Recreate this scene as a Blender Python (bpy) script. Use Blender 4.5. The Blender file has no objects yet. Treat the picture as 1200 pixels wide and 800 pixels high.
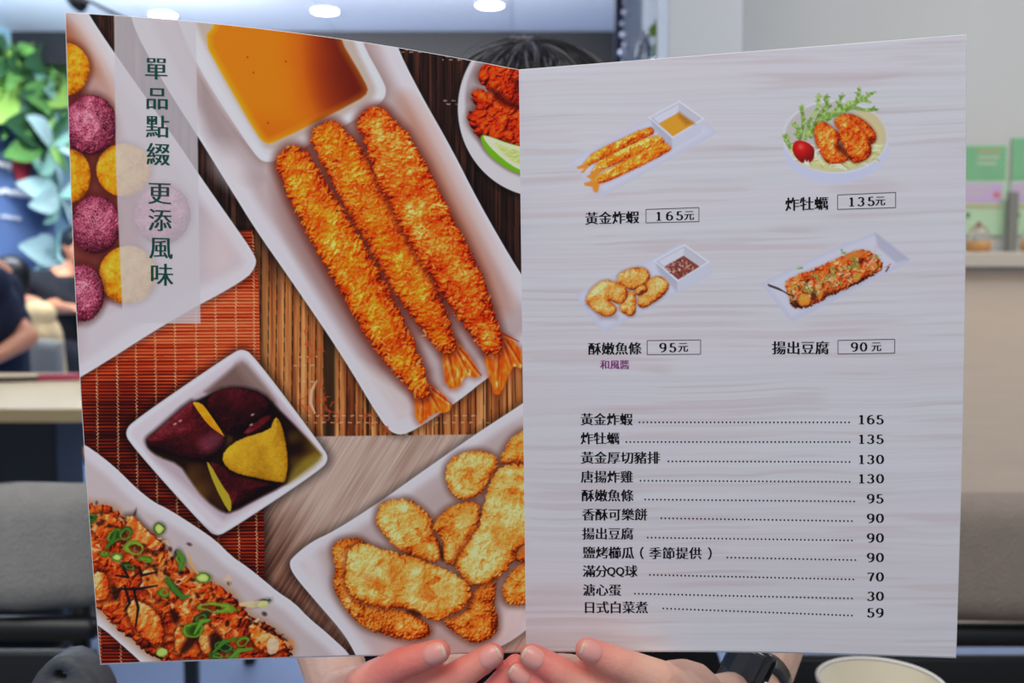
import bpy, bmesh, math, random
import numpy as np
from mathutils import Vector, Matrix

# ================================================================ camera, world, light, exposure
SC = bpy.context.scene
F = 1166.67                      # 35 mm lens on a 36 mm sensor, in 1200 px
CAM_H, PITCH = 1.10, math.atan(80 / F)
cd = bpy.data.cameras.new('camera'); cam = bpy.data.objects.new('camera', cd); SC.collection.objects.link(cam)
cam.location = (0, 0, CAM_H); cam.rotation_euler = (math.pi / 2 - PITCH, 0, 0)
cd.lens = 35; cd.sensor_width = 36; cd.clip_start = .02; cd.clip_end = 60
cd.dof.use_dof = True; cd.dof.focus_distance = .50; cd.dof.aperture_fstop = 10.
SC.camera = cam
SC.view_settings.view_transform = 'Standard'; SC.view_settings.look = 'None'
SC.view_settings.exposure = 0.0; SC.view_settings.gamma = 1; SC.view_settings.use_curve_mapping = False
wd = bpy.data.worlds.new('world'); SC.world = wd; wd.use_nodes = True
wd.node_tree.nodes['Background'].inputs[0].default_value = (.80, .88, 1.0, 1)
wd.node_tree.nodes['Background'].inputs[1].default_value = .42

def area(name, loc, target, size, power, col=(1, 1, 1)):
    l = bpy.data.lights.new(name, 'AREA'); l.shape = 'RECTANGLE'; l.size, l.size_y = size; l.energy = power; l.color = col
    o = bpy.data.objects.new(name, l); SC.collection.objects.link(o); o.location = loc
    o.rotation_euler = (Vector(target) - Vector(loc)).to_track_quat('-Z', 'Y').to_euler(); return o
area('ceiling_lamp_over_camera', (-.15, -.55, 2.45), (0, .55, 1.0), (1.6, 1.0), 17.5, (1, .955, .90))
area('ceiling_lamp_over_aisle', (-1.6, 3.6, 2.68), (-1.6, 3.7, 0), (2.4, 1.6), 27, (.93, .96, 1))
area('ceiling_lamp_over_counter', (2.0, 1.9, 2.68), (2.0, 2.4, 0), (1.6, 1.0), 25, (1, .96, .90))
area('added_ceiling_uplight', (-1.3, 4.92, 2.50), (-1.3, 6.6, 2.95), (3.4, .12), 95, (1, .98, .95))  # unseen uplight added to brighten the ceiling; no cove is built
area('added_fill_left_chair', (-.9, .5, 2.6), (-.7, 1.3, .7), (.8, .5), 9, (1, .98, .95))  # unseen fill added to brighten the grey chair at left
area('added_fill_mural', (-2.2, 5.2, 2.70), (-3.4, 6.6, 1.4), (1.6, 1.0), 110, (.9, .97, 1))  # unseen fill added to brighten the leaf wall and board

COL = SC.collection
CAMV = Vector((0, 0, CAM_H)); RX = Matrix.Rotation(-PITCH, 3, 'X')
def at(px, py, d):               # a point of the room seen at (px, py), d metres away along the view axis
    return CAMV + RX @ Vector(((px - 600) / F * d, d, (400 - py) / F * d))

# ================================================================ materials
def lin(c): return tuple((v / 255 / 12.92 if v / 255 <= .04045 else ((v / 255 + .055) / 1.055) ** 2.4) for v in c)
MATS = {}
def mat(name, col, rough=.6, spec=.4, metal=0, bump=0, bscale=60, var=0, vscale=8, emit=0, stretch=None, trans=0, coat=0, sss=0, aniso=0):
    if name in MATS: return MATS[name]
    m = bpy.data.materials.new(name); m.use_nodes = True; nt = m.node_tree; b = nt.nodes['Principled BSDF']
    c = lin(col) + (1,)
    b.inputs['Base Color'].default_value = c; b.inputs['Roughness'].default_value = rough; b.inputs['Specular IOR Level'].default_value = spec
    b.inputs['Metallic'].default_value = metal; b.inputs['Transmission Weight'].default_value = trans; b.inputs['Coat Weight'].default_value = coat
    if sss: b.inputs['Subsurface Weight'].default_value = sss; b.inputs['Subsurface Radius'].default_value = (.01, .004, .002); b.inputs['Subsurface Scale'].default_value = 1
    if emit: b.inputs['Emission Color'].default_value = c; b.inputs['Emission Strength'].default_value = emit
    if var or bump:
        tc = nt.nodes.new('ShaderNodeTexCoord'); mp = nt.nodes.new('ShaderNodeMapping'); nt.links.new(tc.outputs['Object'], mp.inputs[0])
        if stretch: mp.inputs['Scale'].default_value = stretch
        if var:
            n = nt.nodes.new('ShaderNodeTexNoise'); n.inputs['Scale'].default_value = vscale; n.inputs['Detail'].default_value = 4
            nt.links.new(mp.outputs[0], n.inputs['Vector'])
            mx = nt.nodes.new('ShaderNodeMix'); mx.data_type = 'RGBA'
            mx.inputs['A'].default_value = tuple(v * (1 - var) for v in c[:3]) + (1,); mx.inputs['B'].default_value = tuple(min(1, v * (1 + var)) for v in c[:3]) + (1,)
            nt.links.new(n.outputs['Fac'], mx.inputs['Factor']); nt.links.new(mx.outputs['Result'], b.inputs['Base Color'])
        if bump:
            n = nt.nodes.new('ShaderNodeTexNoise'); n.inputs['Scale'].default_value = bscale; n.inputs['Detail'].default_value = 3
            nt.links.new(mp.outputs[0], n.inputs['Vector'])
            bp = nt.nodes.new('ShaderNodeBump'); bp.inputs['Strength'].default_value = bump; bp.inputs['Distance'].default_value = .004
            nt.links.new(n.outputs['Fac'], bp.inputs['Height']); nt.links.new(bp.outputs[0], b.inputs['Normal'])
    MATS[name] = m; return m

# ================================================================ mesh helpers
def tag(o, label=None, cat=None, group=None, kind=None):
    if label: o['label'] = label
    if cat: o['category'] = cat
    if group: o['group'] = group
    if kind: o['kind'] = kind
    return o
def obj(name, bm, m, parent=None, smooth=True):
    me = bpy.data.meshes.new(name)
    if isinstance(bm, bmesh.types.BMesh): bm.to_mesh(me); bm.free()
    else: me = bm
    if m and not len(me.materials): me.materials.append(m)
    if smooth and len(me.polygons): me.polygons.foreach_set('use_smooth', [True] * len(me.polygons)); 
    o = bpy.data.objects.new(name, me); COL.objects.link(o)
    if parent: o.parent = parent; o.matrix_parent_inverse = Matrix.Translation(-parent.location) if parent.parent is None else Matrix.Identity(4)
    return o
def thing(name, label, cat, loc=(0, 0, 0), group=None):
    o = bpy.data.objects.new(name, None); COL.objects.link(o); o.location = loc; o.empty_display_size = .05
    return tag(o, label, cat, group)
def box(bm, c, s, bev=0, rot=None, seg=2):
    r = bmesh.ops.create_cube(bm, size=1)
    M = Matrix.Translation(c) @ (rot.to_4x4() if rot else Matrix.Identity(4)) @ Matrix.Diagonal((*s, 1))
    bmesh.ops.transform(bm, matrix=M, verts=r['verts'])
    if bev:
        ed = list({e for v in r['verts'] for e in v.link_edges}); bmesh.ops.bevel(bm, geom=ed, offset=bev, segments=seg, affect='EDGES', profile=.5)
    return bm
def B(c, s, bev=0, rot=None, seg=2): return box(bmesh.new(), c, s, bev, rot, seg)
def lathe(bm, prof, c, n=40, cap=False):
    rings = []
    for r, z in prof:
        rings.append([bm.verts.new((c[0] + r * math.cos(2 * math.pi * k / n), c[1] + r * math.sin(2 * math.pi * k / n), c[2] + z)) for k in range(n)])
    for a, b in zip(rings, rings[1:]):
        for k in range(n): bm.faces.new((a[k], a[(k + 1) % n], b[(k + 1) % n], b[k]))
    if cap: bm.faces.new(rings[0][::-1]); bm.faces.new(rings[-1])
    return bm
def tube(bm, pts, rad, n=8, cap=True, flat=1.0, up=Vector((0, 0, 1))):
    pts = [Vector(p) for p in pts]; rad = [rad] * len(pts) if isinstance(rad, (int, float)) else rad; rings = []
    for i, p in enumerate(pts):
        t = (pts[min(i + 1, len(pts) - 1)] - pts[max(i - 1, 0)]).normalized()
        u = t.cross(up); u = u.normalized() if u.length > 1e-4 else Vector((1, 0, 0)); v = u.cross(t).normalized()
        rings.append([bm.verts.new(p + (u * math.cos(2 * math.pi * k / n) + v * math.sin(2 * math.pi * k / n) * flat) * rad[i]) for k in range(n)])
    for a, b in zip(rings, rings[1:]):
        for k in range(n): bm.faces.new((a[k], a[(k + 1) % n], b[(k + 1) % n], b[k]))
    if cap: bm.faces.new(rings[0][::-1]); bm.faces.new(rings[-1])
    return bm
def sph(bm, c, r, sub=2, M=None):
    q = bmesh.ops.create_icosphere(bm, subdivisions=sub, radius=1)
    S = Matrix.Diagonal((*((r, r, r) if isinstance(r, (int, float)) else r), 1))
    bmesh.ops.transform(bm, matrix=Matrix.Translation(c) @ (M.to_4x4() if M else Matrix.Identity(4)) @ S, verts=q['verts']); return bm
def limb(bm, pts, rad):            # rounded tapered chain
    for p, r in zip(pts, rad): sph(bm, p, r)
    for i in range(len(pts) - 1):
        a, b = Vector(pts[i]), Vector(pts[i + 1])
        up = Vector((0, 0, 1)) if abs((b - a).normalized().z) < .9 else Vector((1, 0, 0))
        tube(bm, [a, b], [rad[i], rad[i + 1]], 16, up=up)
def fuse(bm, voxel, smooth=3):     # one continuous surface out of overlapping volumes
    me = bpy.data.meshes.new('tmp'); bm.to_mesh(me); bm.free(); o = bpy.data.objects.new('tmp', me); COL.objects.link(o)
    md = o.modifiers.new('r', 'REMESH'); md.mode = 'VOXEL'; md.voxel_size = voxel
    sm_ = o.modifiers.new('s', 'SMOOTH'); sm_.iterations = smooth; sm_.factor = .5
    bpy.context.view_layer.update(); dg = bpy.context.evaluated_depsgraph_get()
    r = bpy.data.meshes.new_from_object(o.evaluated_get(dg)); bpy.data.objects.remove(o); bpy.data.meshes.remove(me); return r
# ================================================================ the setting
CZ = 2.75
m_wall = mat('pale_grey_plaster', (206, 206, 202), .85, var=.05, vscale=2.2)
m_white = mat('white_painted_pillar', (222, 222, 220), .7, var=.02, vscale=2)
m_ceil = mat('ceiling_board', (226, 232, 246), .8, var=.02)
m_floor = mat('pale_blue_grey_floor', (150, 170, 210), .35, var=.08, vscale=1.4)
m_navy = mat('dark_navy_beam', (14, 18, 28), .5)
m_black = mat('black_metal', (14, 15, 18), .38, .5)
m_wood = mat('pale_ash_laminate', (228, 204, 176), .45, var=.08, vscale=5, stretch=(1, 1, 9))
m_table = mat('pale_table_laminate', (226, 204, 162), .4, var=.05, vscale=4, stretch=(1, 7, 1))
m_edge = mat('tan_table_edge', (184, 158, 112), .5)
obj('floor', B((0, 4.4, -.05), (12, 11, .1)), m_floor, smooth=False)['kind'] = 'structure'
# ceiling laid in boards, an air gap between neighbours
root_c = obj('ceiling', B((0, 4.0, CZ + .09), (12, 6.6, .1)), m_ceil, smooth=False); root_c['kind'] = 'structure'
for i in range(10):
    for j in range(2): obj('ceiling_panel', B((-4.2 + i * 1.2, 5.35 + (j - .5) * 1.8, CZ + .02), (1.195, 1.795, .04), .003), m_ceil, root_c, False)
obj('wall_left', B((-3.50, 5.6, CZ / 2), (.14, 7.0, CZ)), mat('mural_backing', (130, 170, 196), .6, var=.25, vscale=1.2), smooth=False)['kind'] = 'structure'
obj('wall_back', B((0, 8.9, CZ / 2), (12, .12, CZ + 1)), mat('blue_grey_far_wall', (30, 38, 54), .7, var=.2, vscale=1), smooth=False)['kind'] = 'structure'
obj('trim_1', B((-.9, 7.02, CZ - .11), (5.4, .16, .22), .005), m_navy, smooth=False)['kind'] = 'structure'
p = at(475, 50, 7.9); obj('trim_2', B((p.x, 7.9, CZ / 2), (.06, .06, CZ), .005), mat('grey_post', (130, 140, 150), .5), smooth=False)['kind'] = 'structure'
p = at(560, 59, 7.8); obj('trim_3', B((p.x, 7.8, p.z), (1.6, .05, .07), .005), mat('grey_rail', (92, 104, 122), .5), smooth=False)['kind'] = 'structure'
# right side: posts, pillar, wall, waist-high cabinet
a, b = at(718, 40, 4.4), at(727, 40, 4.4); obj('trim_4', B(((a.x + b.x) / 2, 4.4, CZ / 2), (b.x - a.x, .05, CZ), .004), mat('blue_black_post', (26, 34, 64), .3), smooth=False)['kind'] = 'structure'
a, b = at(728, 40, 4.6), at(749, 40, 4.6); obj('trim_5', B(((a.x + b.x) / 2, 4.6, CZ / 2), (b.x - a.x, .06, CZ), .004), mat('pale_grey_post', (186, 192, 202), .5), smooth=False)['kind'] = 'structure'
a, b = at(745, 40, 5.6), at(800, 40, 5.6); obj('trim_6', B(((a.x + b.x) / 2, 5.6, CZ / 2), (b.x - a.x, .06, CZ), .004), mat('cool_grey_board', (120, 128, 140), .6), smooth=False)['kind'] = 'structure'
a, b = at(779, 40, 2.9), at(865, 40, 2.9); obj('trim_7', B(((a.x + b.x) / 2, 2.9 + .11, CZ / 2), (b.x - a.x, .22, CZ), .006), m_white, smooth=False)['kind'] = 'structure'
a = at(800, 40, 3.5)
obj('wall_right', B((a.x + 2.0, 3.45, CZ / 2), (4.0, .12, CZ)), m_wall, smooth=False)['kind'] = 'structure'

# ceiling downlights
m_lamp = mat('lamp_disc', (255, 252, 246), .5, emit=14); m_rim = mat('lamp_rim', (232, 236, 244), .4)
for k, (px, py, lb) in enumerate(((191, 18, 'round recessed ceiling lamp, leftmost, partly behind the menu top'), (381, 13, 'round recessed ceiling lamp above the sauce cup picture'), (574, 6, 'round recessed ceiling lamp nearest the black hair'))):
    d = 1.65 * F / (320 - py); q = at(px, py, d); t = thing('ceiling_lamp', lb, 'ceiling lamp', (q.x, q.y, CZ), 'recessed lamps in the ceiling')
    obj('lamp_ring', lathe(bmesh.new(), [(.082, 0), (.088, 0), (.088, -.008), (.082, -.008), (.082, 0)], (q.x, q.y, CZ)), m_rim, t)
    obj('lamp_disc', lathe(bmesh.new(), [(.001, -.006), (.08, -.006), (.081, -.004), (.001, -.002)], (q.x, q.y, CZ), 32), m_lamp, t)
# track spotlight top left
q = at(92, 6, 4.2); t = thing('track_spotlight', 'black track spotlight hanging from the ceiling at top left', 'spotlight', (q.x, q.y, CZ))
obj('stem', tube(bmesh.new(), [(q.x, q.y, CZ), (q.x, q.y, q.z + .03)], .009, 10, up=Vector((1, 0, 0))), m_black, t)
obj('lamp_head', tube(bmesh.new(), [at(84, -4, 4.2), at(90, 2, 4.2), at(98, 9, 4.2)], [.03, .033, .028], 16), m_black, t)
obj('cable', tube(bmesh.new(), [at(97, -2, 4.2), at(112, 5, 4.25), at(128, 13, 4.3), at(142, 19, 4.35), at(170, 30, 4.5)], .007, 6), m_black, t)

# mural wall: board with lettering strokes, leaves
def wl(px, py, off=0.0):        # point on the left wall seen at px, py
    d = (3.43 - off) * F / (600 - px); return at(px, py, d)
t = thing('chalk_board', 'blue-grey wall board with blurred white script and red motif', 'board', (-3.40, 6.8, .9))
z0, z1 = 0.95, 2.12
m_board = mat('slate_blue_board', (96, 122, 172), .5, var=.25, vscale=1.6)
obj('board_panel', B((-3.405, 6.55, (z0 + z1) / 2), (.03, 1.75, z1 - z0), .01), m_board, t, False)
m_chalk = mat('white_chalk', (238, 240, 244), .7)
rn = random.Random(4)
for k, (xa, xb, yy, am) in enumerate(((-2, 12, 193, 5), (0, 40, 224, 4), (2, 24, 253, 2))):
    pts = [wl(xa + (xb - xa) * i / 26, yy + (xa + (xb - xa) * i / 26) * .16 + am * math.sin(i * 1.9 + k) * rn.uniform(.4, 1), .055) for i in range(27)]
    obj('script_stroke', tube(bmesh.new(), pts, .012 if k < 2 else .006, 6), m_chalk, t)
m_redm = mat('red_motif', (190, 60, 74), .6)
bm = bmesh.new()
for q in (((14, 178), (22, 186), (34, 182), (35, 196), (30, 210), (20, 212), (16, 200)), ): 
    f = bm.faces.new([bm.verts.new(wl(px, py, .06)) for px, py in q]); r = bmesh.ops.extrude_face_region(bm, geom=[f]); bmesh.ops.translate(bm, vec=(.012, 0, 0), verts=[v for v in r['geom'] if isinstance(v, bmesh.types.BMVert)])
obj('red_motif', bm, m_redm, t, False)
# foliage: palm fans and hanging leaves over the wall
def leaf_bm(p0, p1, w, nrm, curl=.2):
    bm = bmesh.new(); p0, p1 = Vector(p0), Vector(p1); ax = p1 - p0; sd = ax.cross(nrm).normalized(); rows = []
    for i in range(7):
        s = i / 6; c = p0 + ax * s + nrm * (curl * ax.length * (s - s * s) * 1.2); ww = w * math.sin(math.pi * min(.98, .06 + s * .93)) ** .8
        rows.append([bm.verts.new(c - sd * ww), bm.verts.new(c - nrm * ww * .35), bm.verts.new(c + sd * ww)])
    for a, b in zip(rows, rows[1:]): bm.faces.new((a[0], a[1], b[1], b[0])); bm.faces.new((a[1], a[2], b[2], b[1]))
    return bm
GR = [mat('leaf_' + n, c, .45, var=.2, vscale=9) for n, c in (('bright_green', (158, 206, 104)), ('mid_green', (100, 156, 84)), ('dark_green', (46, 88, 58)), ('aqua_green', (150, 204, 190)), ('pale_blue_green', (190, 226, 228)))]
t = thing('leaf_wall', 'big tropical leaves covering the top of the left wall', 'plants', (-3.38, 7.0, 1.2))
fans = [((22, 105), 62, 10, (0, 0, 1, 3)), ((60, 62), 40, 8, (1, 2, 1)), ((8, 60), 40, 8, (1, 2, 0)), ((66, 118), 40, 9, (1, 3, 2)), ((50, 160), 44, 8, (2, 1, 0)), ((2, 130), 34, 7, (3, 0, 1)), ((62, 170), 40, 8, (3, 4, 1)), ((70, 230), 46, 9, (4, 3, 4)), ((66, 300), 40, 8, (4, 4, 3)), ((20, 385 - 20), 42, 9, (1, 3, 4)), ((50, 395), 46, 9, (2, 1, 2)), ((40, 75), 34, 8, (2, 1, 2)), ((74, 90), 34, 7, (2, 2, 1))]
for (cx, cy), ln, n, cols in fans:
    for k in range(n):
        a = -2.9 + 2 * math.pi * k / n + rn.uniform(-.2, .2); l = ln * rn.uniform(.75, 1.15)
        c0, c1 = wl(cx, cy, rn.uniform(.06, .16)), wl(min(cx + l * math.cos(a), 150), max(cy + l * math.sin(a), 44 + .36 * max(0, min(cx + l * math.cos(a), 90))), rn.uniform(.1, .3))
        obj('leaf', leaf_bm(c0, c1, (c1 - c0).length * .13, Vector((1, 0, 0))), GR[cols[k % len(cols)]], t)

# right wall posters
def flat(name, px0, py0, px1, py1, d, th, m, parent, skew=0): 
    a, b = at(px0, py0, d), at(px1, py1, d)
    return obj(name, B(((a.x + b.x) / 2, d - th / 2 + 0, (a.z + b.z) / 2), (abs(b.x - a.x), th, abs(a.z - b.z))), m, parent, False)
m_pg, m_pl, m_pp, m_pt, m_pr = mat('poster_green', (128, 188, 140), .5, var=.1, vscale=20), mat('poster_lilac', (206, 178, 216), .5), mat('poster_pale_green', (188, 220, 182), .5, var=.08, vscale=18), mat('poster_tan_line', (196, 176, 128), .5), mat('poster_red', (212, 120, 120), .5)
m_pw = mat('poster_cream', (196, 206, 178), .5)
for k, (x0, x1, y0, lb) in enumerate(((1096, 1174, 172, 'green and lilac poster on the right wall, half behind the menu edge'), (1179, 1258, 163, 'green and lilac poster on the right wall, cut by the frame edge'))):
    c = at((x0 + x1) / 2, 276, 3.38); t = thing('poster', lb, 'poster', c, 'green posters on the right wall')
    flat('poster_sheet', x0, y0, x1, 276, 3.385, .004, m_pp, t)
    flat('poster_header', x0 + 1, y0 + 1, x1 - 1, 212, 3.381, .002, m_pg, t)
    flat('poster_band', x0 + 3, 215, x1 - 4, 238, 3.381, .002, m_pl, t)
    flat('poster_line', x0 + 3, 241, x1 - 5, 244, 3.381, .002, m_pt, t)
    for j in range(3): flat('poster_stripe', x1 - 34, y0 + 5 + j * 7, x1 - 6 - j * 3, y0 + 8 + j * 7, 3.379, .001, [m_pt, m_pw, m_pw][j], t)
    flat('poster_spot', x1 - 14, 226, x1 - 7, 232, 3.379, .001, m_pr, t); flat('poster_spot', x0 + 33 if k == 0 else x0 + 8, 250, x0 + 37 if k == 0 else x0 + 12, 255, 3.379, .001, mat('poster_dark_spot', (70, 110, 70)), t)
    flat('poster_stripe', x0 + 8, 219, x1 - 16, 221, 3.379, .001, m_pw, t); flat('poster_stripe', x0 + 8, 226, x1 - 22, 228, 3.379, .001, m_pw, t)
q = at(1180, 225, 3.36); q2 = at(1188, 285, 3.36)
tag(flat('cable_cover', 1176, 226, 1186, 296, 3.36, .02, mat('grey_plastic', (132, 132, 126), .5), None), 'grey vertical cable cover between the two posters', 'cable cover')
# waist-high cabinet: worktop and body
zt = at(1150, 297, 3.1).z
wt = obj('cabinet', B((1.95, 3.12, (zt - .045) / 2), (1.5, .40, zt - .045), .004), m_wood, smooth=False); tag(wt, 'pale wood waist-high cabinet along the right wall', 'cabinet')
for k in range(4): obj('door_panel', B((1.39 + k * .375, 2.912, (zt - .06) / 2), (.369, .016, zt - .1), .003), m_wood, wt, False)
tag(obj('countertop', B((1.95, 3.10, zt - .022), (1.54, .47, .044), .004), mat('pale_counter', (214, 200, 178), .35, var=.04), smooth=False), 'pale countertop lying on the waist-high cabinet', 'countertop')
m_bowl = mat('honey_wood', (200, 150, 92), .45, var=.1, vscale=14); m_glass = mat('clear_glass', (235, 240, 240), .05, .5, trans=1)
for px, lb in ((1144, 'small honey wood bowl under a glass dome beside the menu edge'), (1208, 'small honey wood bowl under a glass dome at the frame edge')):
    q = at(px, 290, 2.98); t = thing('covered_bowl', lb, 'bowl', (q.x, 2.98, zt), 'covered bowls on the countertop')
    obj('bowl_base', lathe(bmesh.new(), [(.001, 0), (.030, 0), (.036, .012), (.037, .034), (.033, .034), (.031, .014), (.001, .012)], (q.x, 2.98, zt + .001)), m_bowl, t)
    obj('glass_dome', lathe(bmesh.new(), [(.030, .036), (.029, .055), (.022, .072), (.008, .080), (.006, .09), (.001, .092)], (q.x, 2.98, zt + .001)), m_glass, t)
# ornaments between the posts
t = thing('bead_garland', 'string of shiny glass beads hanging by the dark post', 'garland', at(731, 90, 4.3), None)
m_bead = mat('silver_bead', (236, 232, 240), .12, .8, metal=.9)
obj('string', tube(bmesh.new(), [at(731, -60, 4.3), at(731, 88, 4.3)], .003, 6, up=Vector((0, 1, 0))), m_black, t)
for k, yy in enumerate((-10, 4, 15, 28, 41, 53, 62, 74)): obj('bead', sph(bmesh.new(), at(731 + (k % 3 - 1) * 1.5, yy, 4.3), .016 if k % 2 else .022), m_bead, t)
t = thing('hanging_vase', 'glass teardrop vase with a green sprig hanging by the pillar', 'vase', at(760, 80, 4.0))
obj('vase', lathe(bmesh.new(), [(.002, -.06), (.03, -.05), (.042, -.01), (.03, .04), (.012, .08), (.014, .10)], at(755, 66, 4.0), 24), m_glass, t)
obj('hook_bead', sph(bmesh.new(), at(775, 9, 4.0), .017), m_bead, t)
obj('cord', tube(bmesh.new(), [at(775, -40, 4.0), at(775, 12, 4.0), at(764, 34, 4.0), at(756, 50, 4.0)], .003, 6), m_black, t)
for k, (x, y, dx, dy) in enumerate(((764, 40, 10, -18), (766, 42, 14, -10), (762, 44, 4, -16), (768, 66, 4, -24), (772, 60, 0, -26))):
    p0, p1 = at(x, y, 4.0), at(x + dx, y + dy, 3.97); obj('leaf', leaf_bm(p0, p1, .014, Vector((0, -1, 0))), mat('sprig_green', (134, 158, 50), .5), t)

# ================================================================ furniture
m_fab = mat('grey_upholstery', (158, 155, 150), .95, .1, bump=.6, bscale=260, var=.12, vscale=60)
m_fabr = mat('taupe_upholstery', (160, 146, 134), .95, .1, bump=.6, bscale=260, var=.12, vscale=60)
def cafe_chair(name, label, X, Y, ztop, m, width=.46, padh=.17, group=None, seams=True, flip=1, sz=.445, panel=False):
    """chair facing the camera: padded back on black frame, seat, four legs. flip=-1 turns it round"""
    t = thing(name, label, 'chair', (X, Y, 0), group); n = 24; bm = bmesh.new(); rows = []
    for side in (0, 1):
        for j in range(9):
            v = j / 8
            row = []
            for i in range(n + 1):
                u = i / n * 2 - 1
                edge = (1 - abs(u) ** 10) ** .5 * (1 - abs(2 * v - 1) ** 6) ** .5
                th = .006 + .026 * edge
                if seams: th -= .010 * math.exp(-((u * 3.5 - round(u * 3.5)) / .07) ** 2) * (abs(u) < .93)
                hw = width / 2 * (1 - .03 * (1 - v)); rise = -.012 * u * u
                row.append(bm.verts.new((X + u * hw, Y + flip * (.04 * u * u) + (-1 if side == 0 else 1) * th, ztop - padh + v * padh * (1 + rise / padh))))
            rows.append(row)
    for s in (0, 9):
        for j in range(8):
            for i in range(n):
                q = (rows[s + j][i], rows[s + j][i + 1], rows[s + j + 1][i + 1], rows[s + j + 1][i]); bm.faces.new(q if s == 0 else q[::-1])
    for j in (0, 8):
        for i in range(n): q = (rows[j][i], rows[j][i + 1], rows[9 + j][i + 1], rows[9 + j][i]); bm.faces.new(q[::-1] if j == 0 else q)
    for i in (0, n):
        for j in range(8): q = (rows[j][i], rows[j + 1][i], rows[9 + j + 1][i], rows[9 + j][i]); bm.faces.new(q if i == 0 else q[::-1])
    obj('back_cushion', bm, m, t)
    obj('back_rail', B((X, Y + flip * .012, ztop - padh - .022), (width * .96, .03, .03), .012), m_black, t)
    if panel: obj('back_panel', B((X, Y + flip * .012, (ztop - padh - .05 + sz + .04) / 2), (width * .94, .018, ztop - padh - .05 - sz - .04), .004), mat('charcoal_back_panel', (12, 13, 17), .4, .5), t)
    for s in (-1, 1):
        obj('back_post', tube(bmesh.new(), [(X + s * width * .42, Y + flip * .03, .44), (X + s * width * .43, Y + flip * .045, ztop - .03)], .012, 10, up=Vector((0, 1, 0))), m_black, t)
    obj('seat', B((X, Y - flip * .20, sz), (width, .42, .06), .022, seg=3), m, t)
    for sx in (-1, 1):
        for sy in (-1, 1):
            obj('leg', tube(bmesh.new(), [(X + sx * width * .40, Y - flip * (.20 + sy * .16), .42), (X + sx * width * .46, Y - flip * (.20 + sy * .19), 0)], [.014, .010], 10, up=Vector((0, 1, 0))), m_black, t)
    return t
cafe_chair('cafe_chair', 'grey cushioned chair left of the menu with vertical seams', -.82, 1.20, at(40, 567, 1.20).z, m_fab, .64, .165, panel=True)
cafe_chair('padded_bench', 'taupe cushioned bench back at the lower right of the menu', .77, 1.24, at(1160, 581, 1.24).z, m_fabr, .96, .165, panel=True)
cafe_chair('cafe_chair', 'black-framed chair carrying the person behind the menu', .02, 1.39, .82, m_fab, .46, .165, sz=.405)
cafe_chair('cafe_chair', 'small grey chair at the pale table in the left background', at(48, 400, 4.5).x, 4.5, at(52, 397, 4.5).z, m_fab, .22, .20, seams=False, flip=-1)
# near chair back end with a round hole, lower left
m_dgrey = mat('dark_speckled_grey', (74, 76, 80), .5, bump=.3, bscale=120, var=.25, vscale=70)
q = at(84, 760, .62); t = thing('slatted_chair', 'near dark grey chair back with a round hole, bottom left corner', 'chair', (q.x, q.y, 0))
bm = bmesh.new(); prof = []
def outline(cx, cz, w, h, n=20):   # rounded top slab outline
    return [(cx - w, cz - h)] + [(cx - w * math.cos(math.pi * k / n) * 1, cz + .026 * math.sin(math.pi * k / n)) for k in range(n + 1)] + [(cx + w, cz - h)]
ol = outline(q.x, q.z - .027, .0185, .0, 24)
ol = [(x, z) for x, z in ol[1:-1]]; W0 = .036
pts = [(q.x - W0, q.z - .12)] + [(q.x + (x - q.x) * (1.05 + .35 * (1 - (z - (q.z - .027)) / .026)), z) for x, z in ol] + [(q.x + W0, q.z - .12)]
hole = [(q.x - .003 + .0045 * math.cos(2 * math.pi * k / 20), q.z - .0125 + .0038 * math.sin(2 * math.pi * k / 20)) for k in range(20)]
# ring the outline to the hole so the hole is really open
N = 40
def resamp(p, n):
    d = [0]; 
    for a, b in zip(p, p[1:]): d.append(d[-1] + math.hypot(b[0] - a[0], b[1] - a[1]))
    return [(float(np.interp(s, d, [v[0] for v in p])), float(np.interp(s, d, [v[1] for v in p]))) for s in np.linspace(0, d[-1], n, endpoint=False)]
outer = resamp(pts + [pts[0]], N); hr = resamp(hole + [hole[0]], N)
ha = [math.atan2(z - (q.z - .0125), x - q.x) for x, z in outer]
inner = [(q.x - .003 + .0045 * math.cos(a_), q.z - .0125 + .0038 * math.sin(a_)) for a_ in ha]
L_ = []
for (pp, y) in ((outer, -.006), ([(a[0] * .9 + b[0] * .1, a[1] * .9 + b[1] * .1) for a, b in zip(outer, inner)], -.011), (inner, -.011), (inner, .011), ([(a[0] * .9 + b[0] * .1, a[1] * .9 + b[1] * .1) for a, b in zip(outer, inner)], .011), (outer, .006), (outer, -.006)):
    L_.append([bm.verts.new((x, q.y + y, z)) for x, z in pp])
for a_, b_ in zip(L_, L_[1:]):
    for k in range(N): bm.faces.new((a_[k], a_[(k + 1) % N], b_[(k + 1) % N], b_[k]))
bmesh.ops.remove_doubles(bm, verts=bm.verts, dist=1e-6); bmesh.ops.recalc_face_normals(bm, faces=bm.faces)
obj('back_end', bm, m_dgrey, t)
obj('back_slat', B((q.x - .01, q.y, q.z - .22), (.07, .02, .22), .008), m_dgrey, t)
obj('seat', B((q.x - .02, q.y - .14, .45), (.30, .26, .03), .01), m_dgrey, t)
for sx in (-1, 1):
    for sy in (-1, 1): obj('leg', tube(bmesh.new(), [(q.x - .02 + sx * .12, q.y - .14 + sy * .10, .44), (q.x - .02 + sx * .14, q.y - .14 + sy * .12, 0)], .012, 10, up=Vector((0, 1, 0))), m_dgrey, t)

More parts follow.
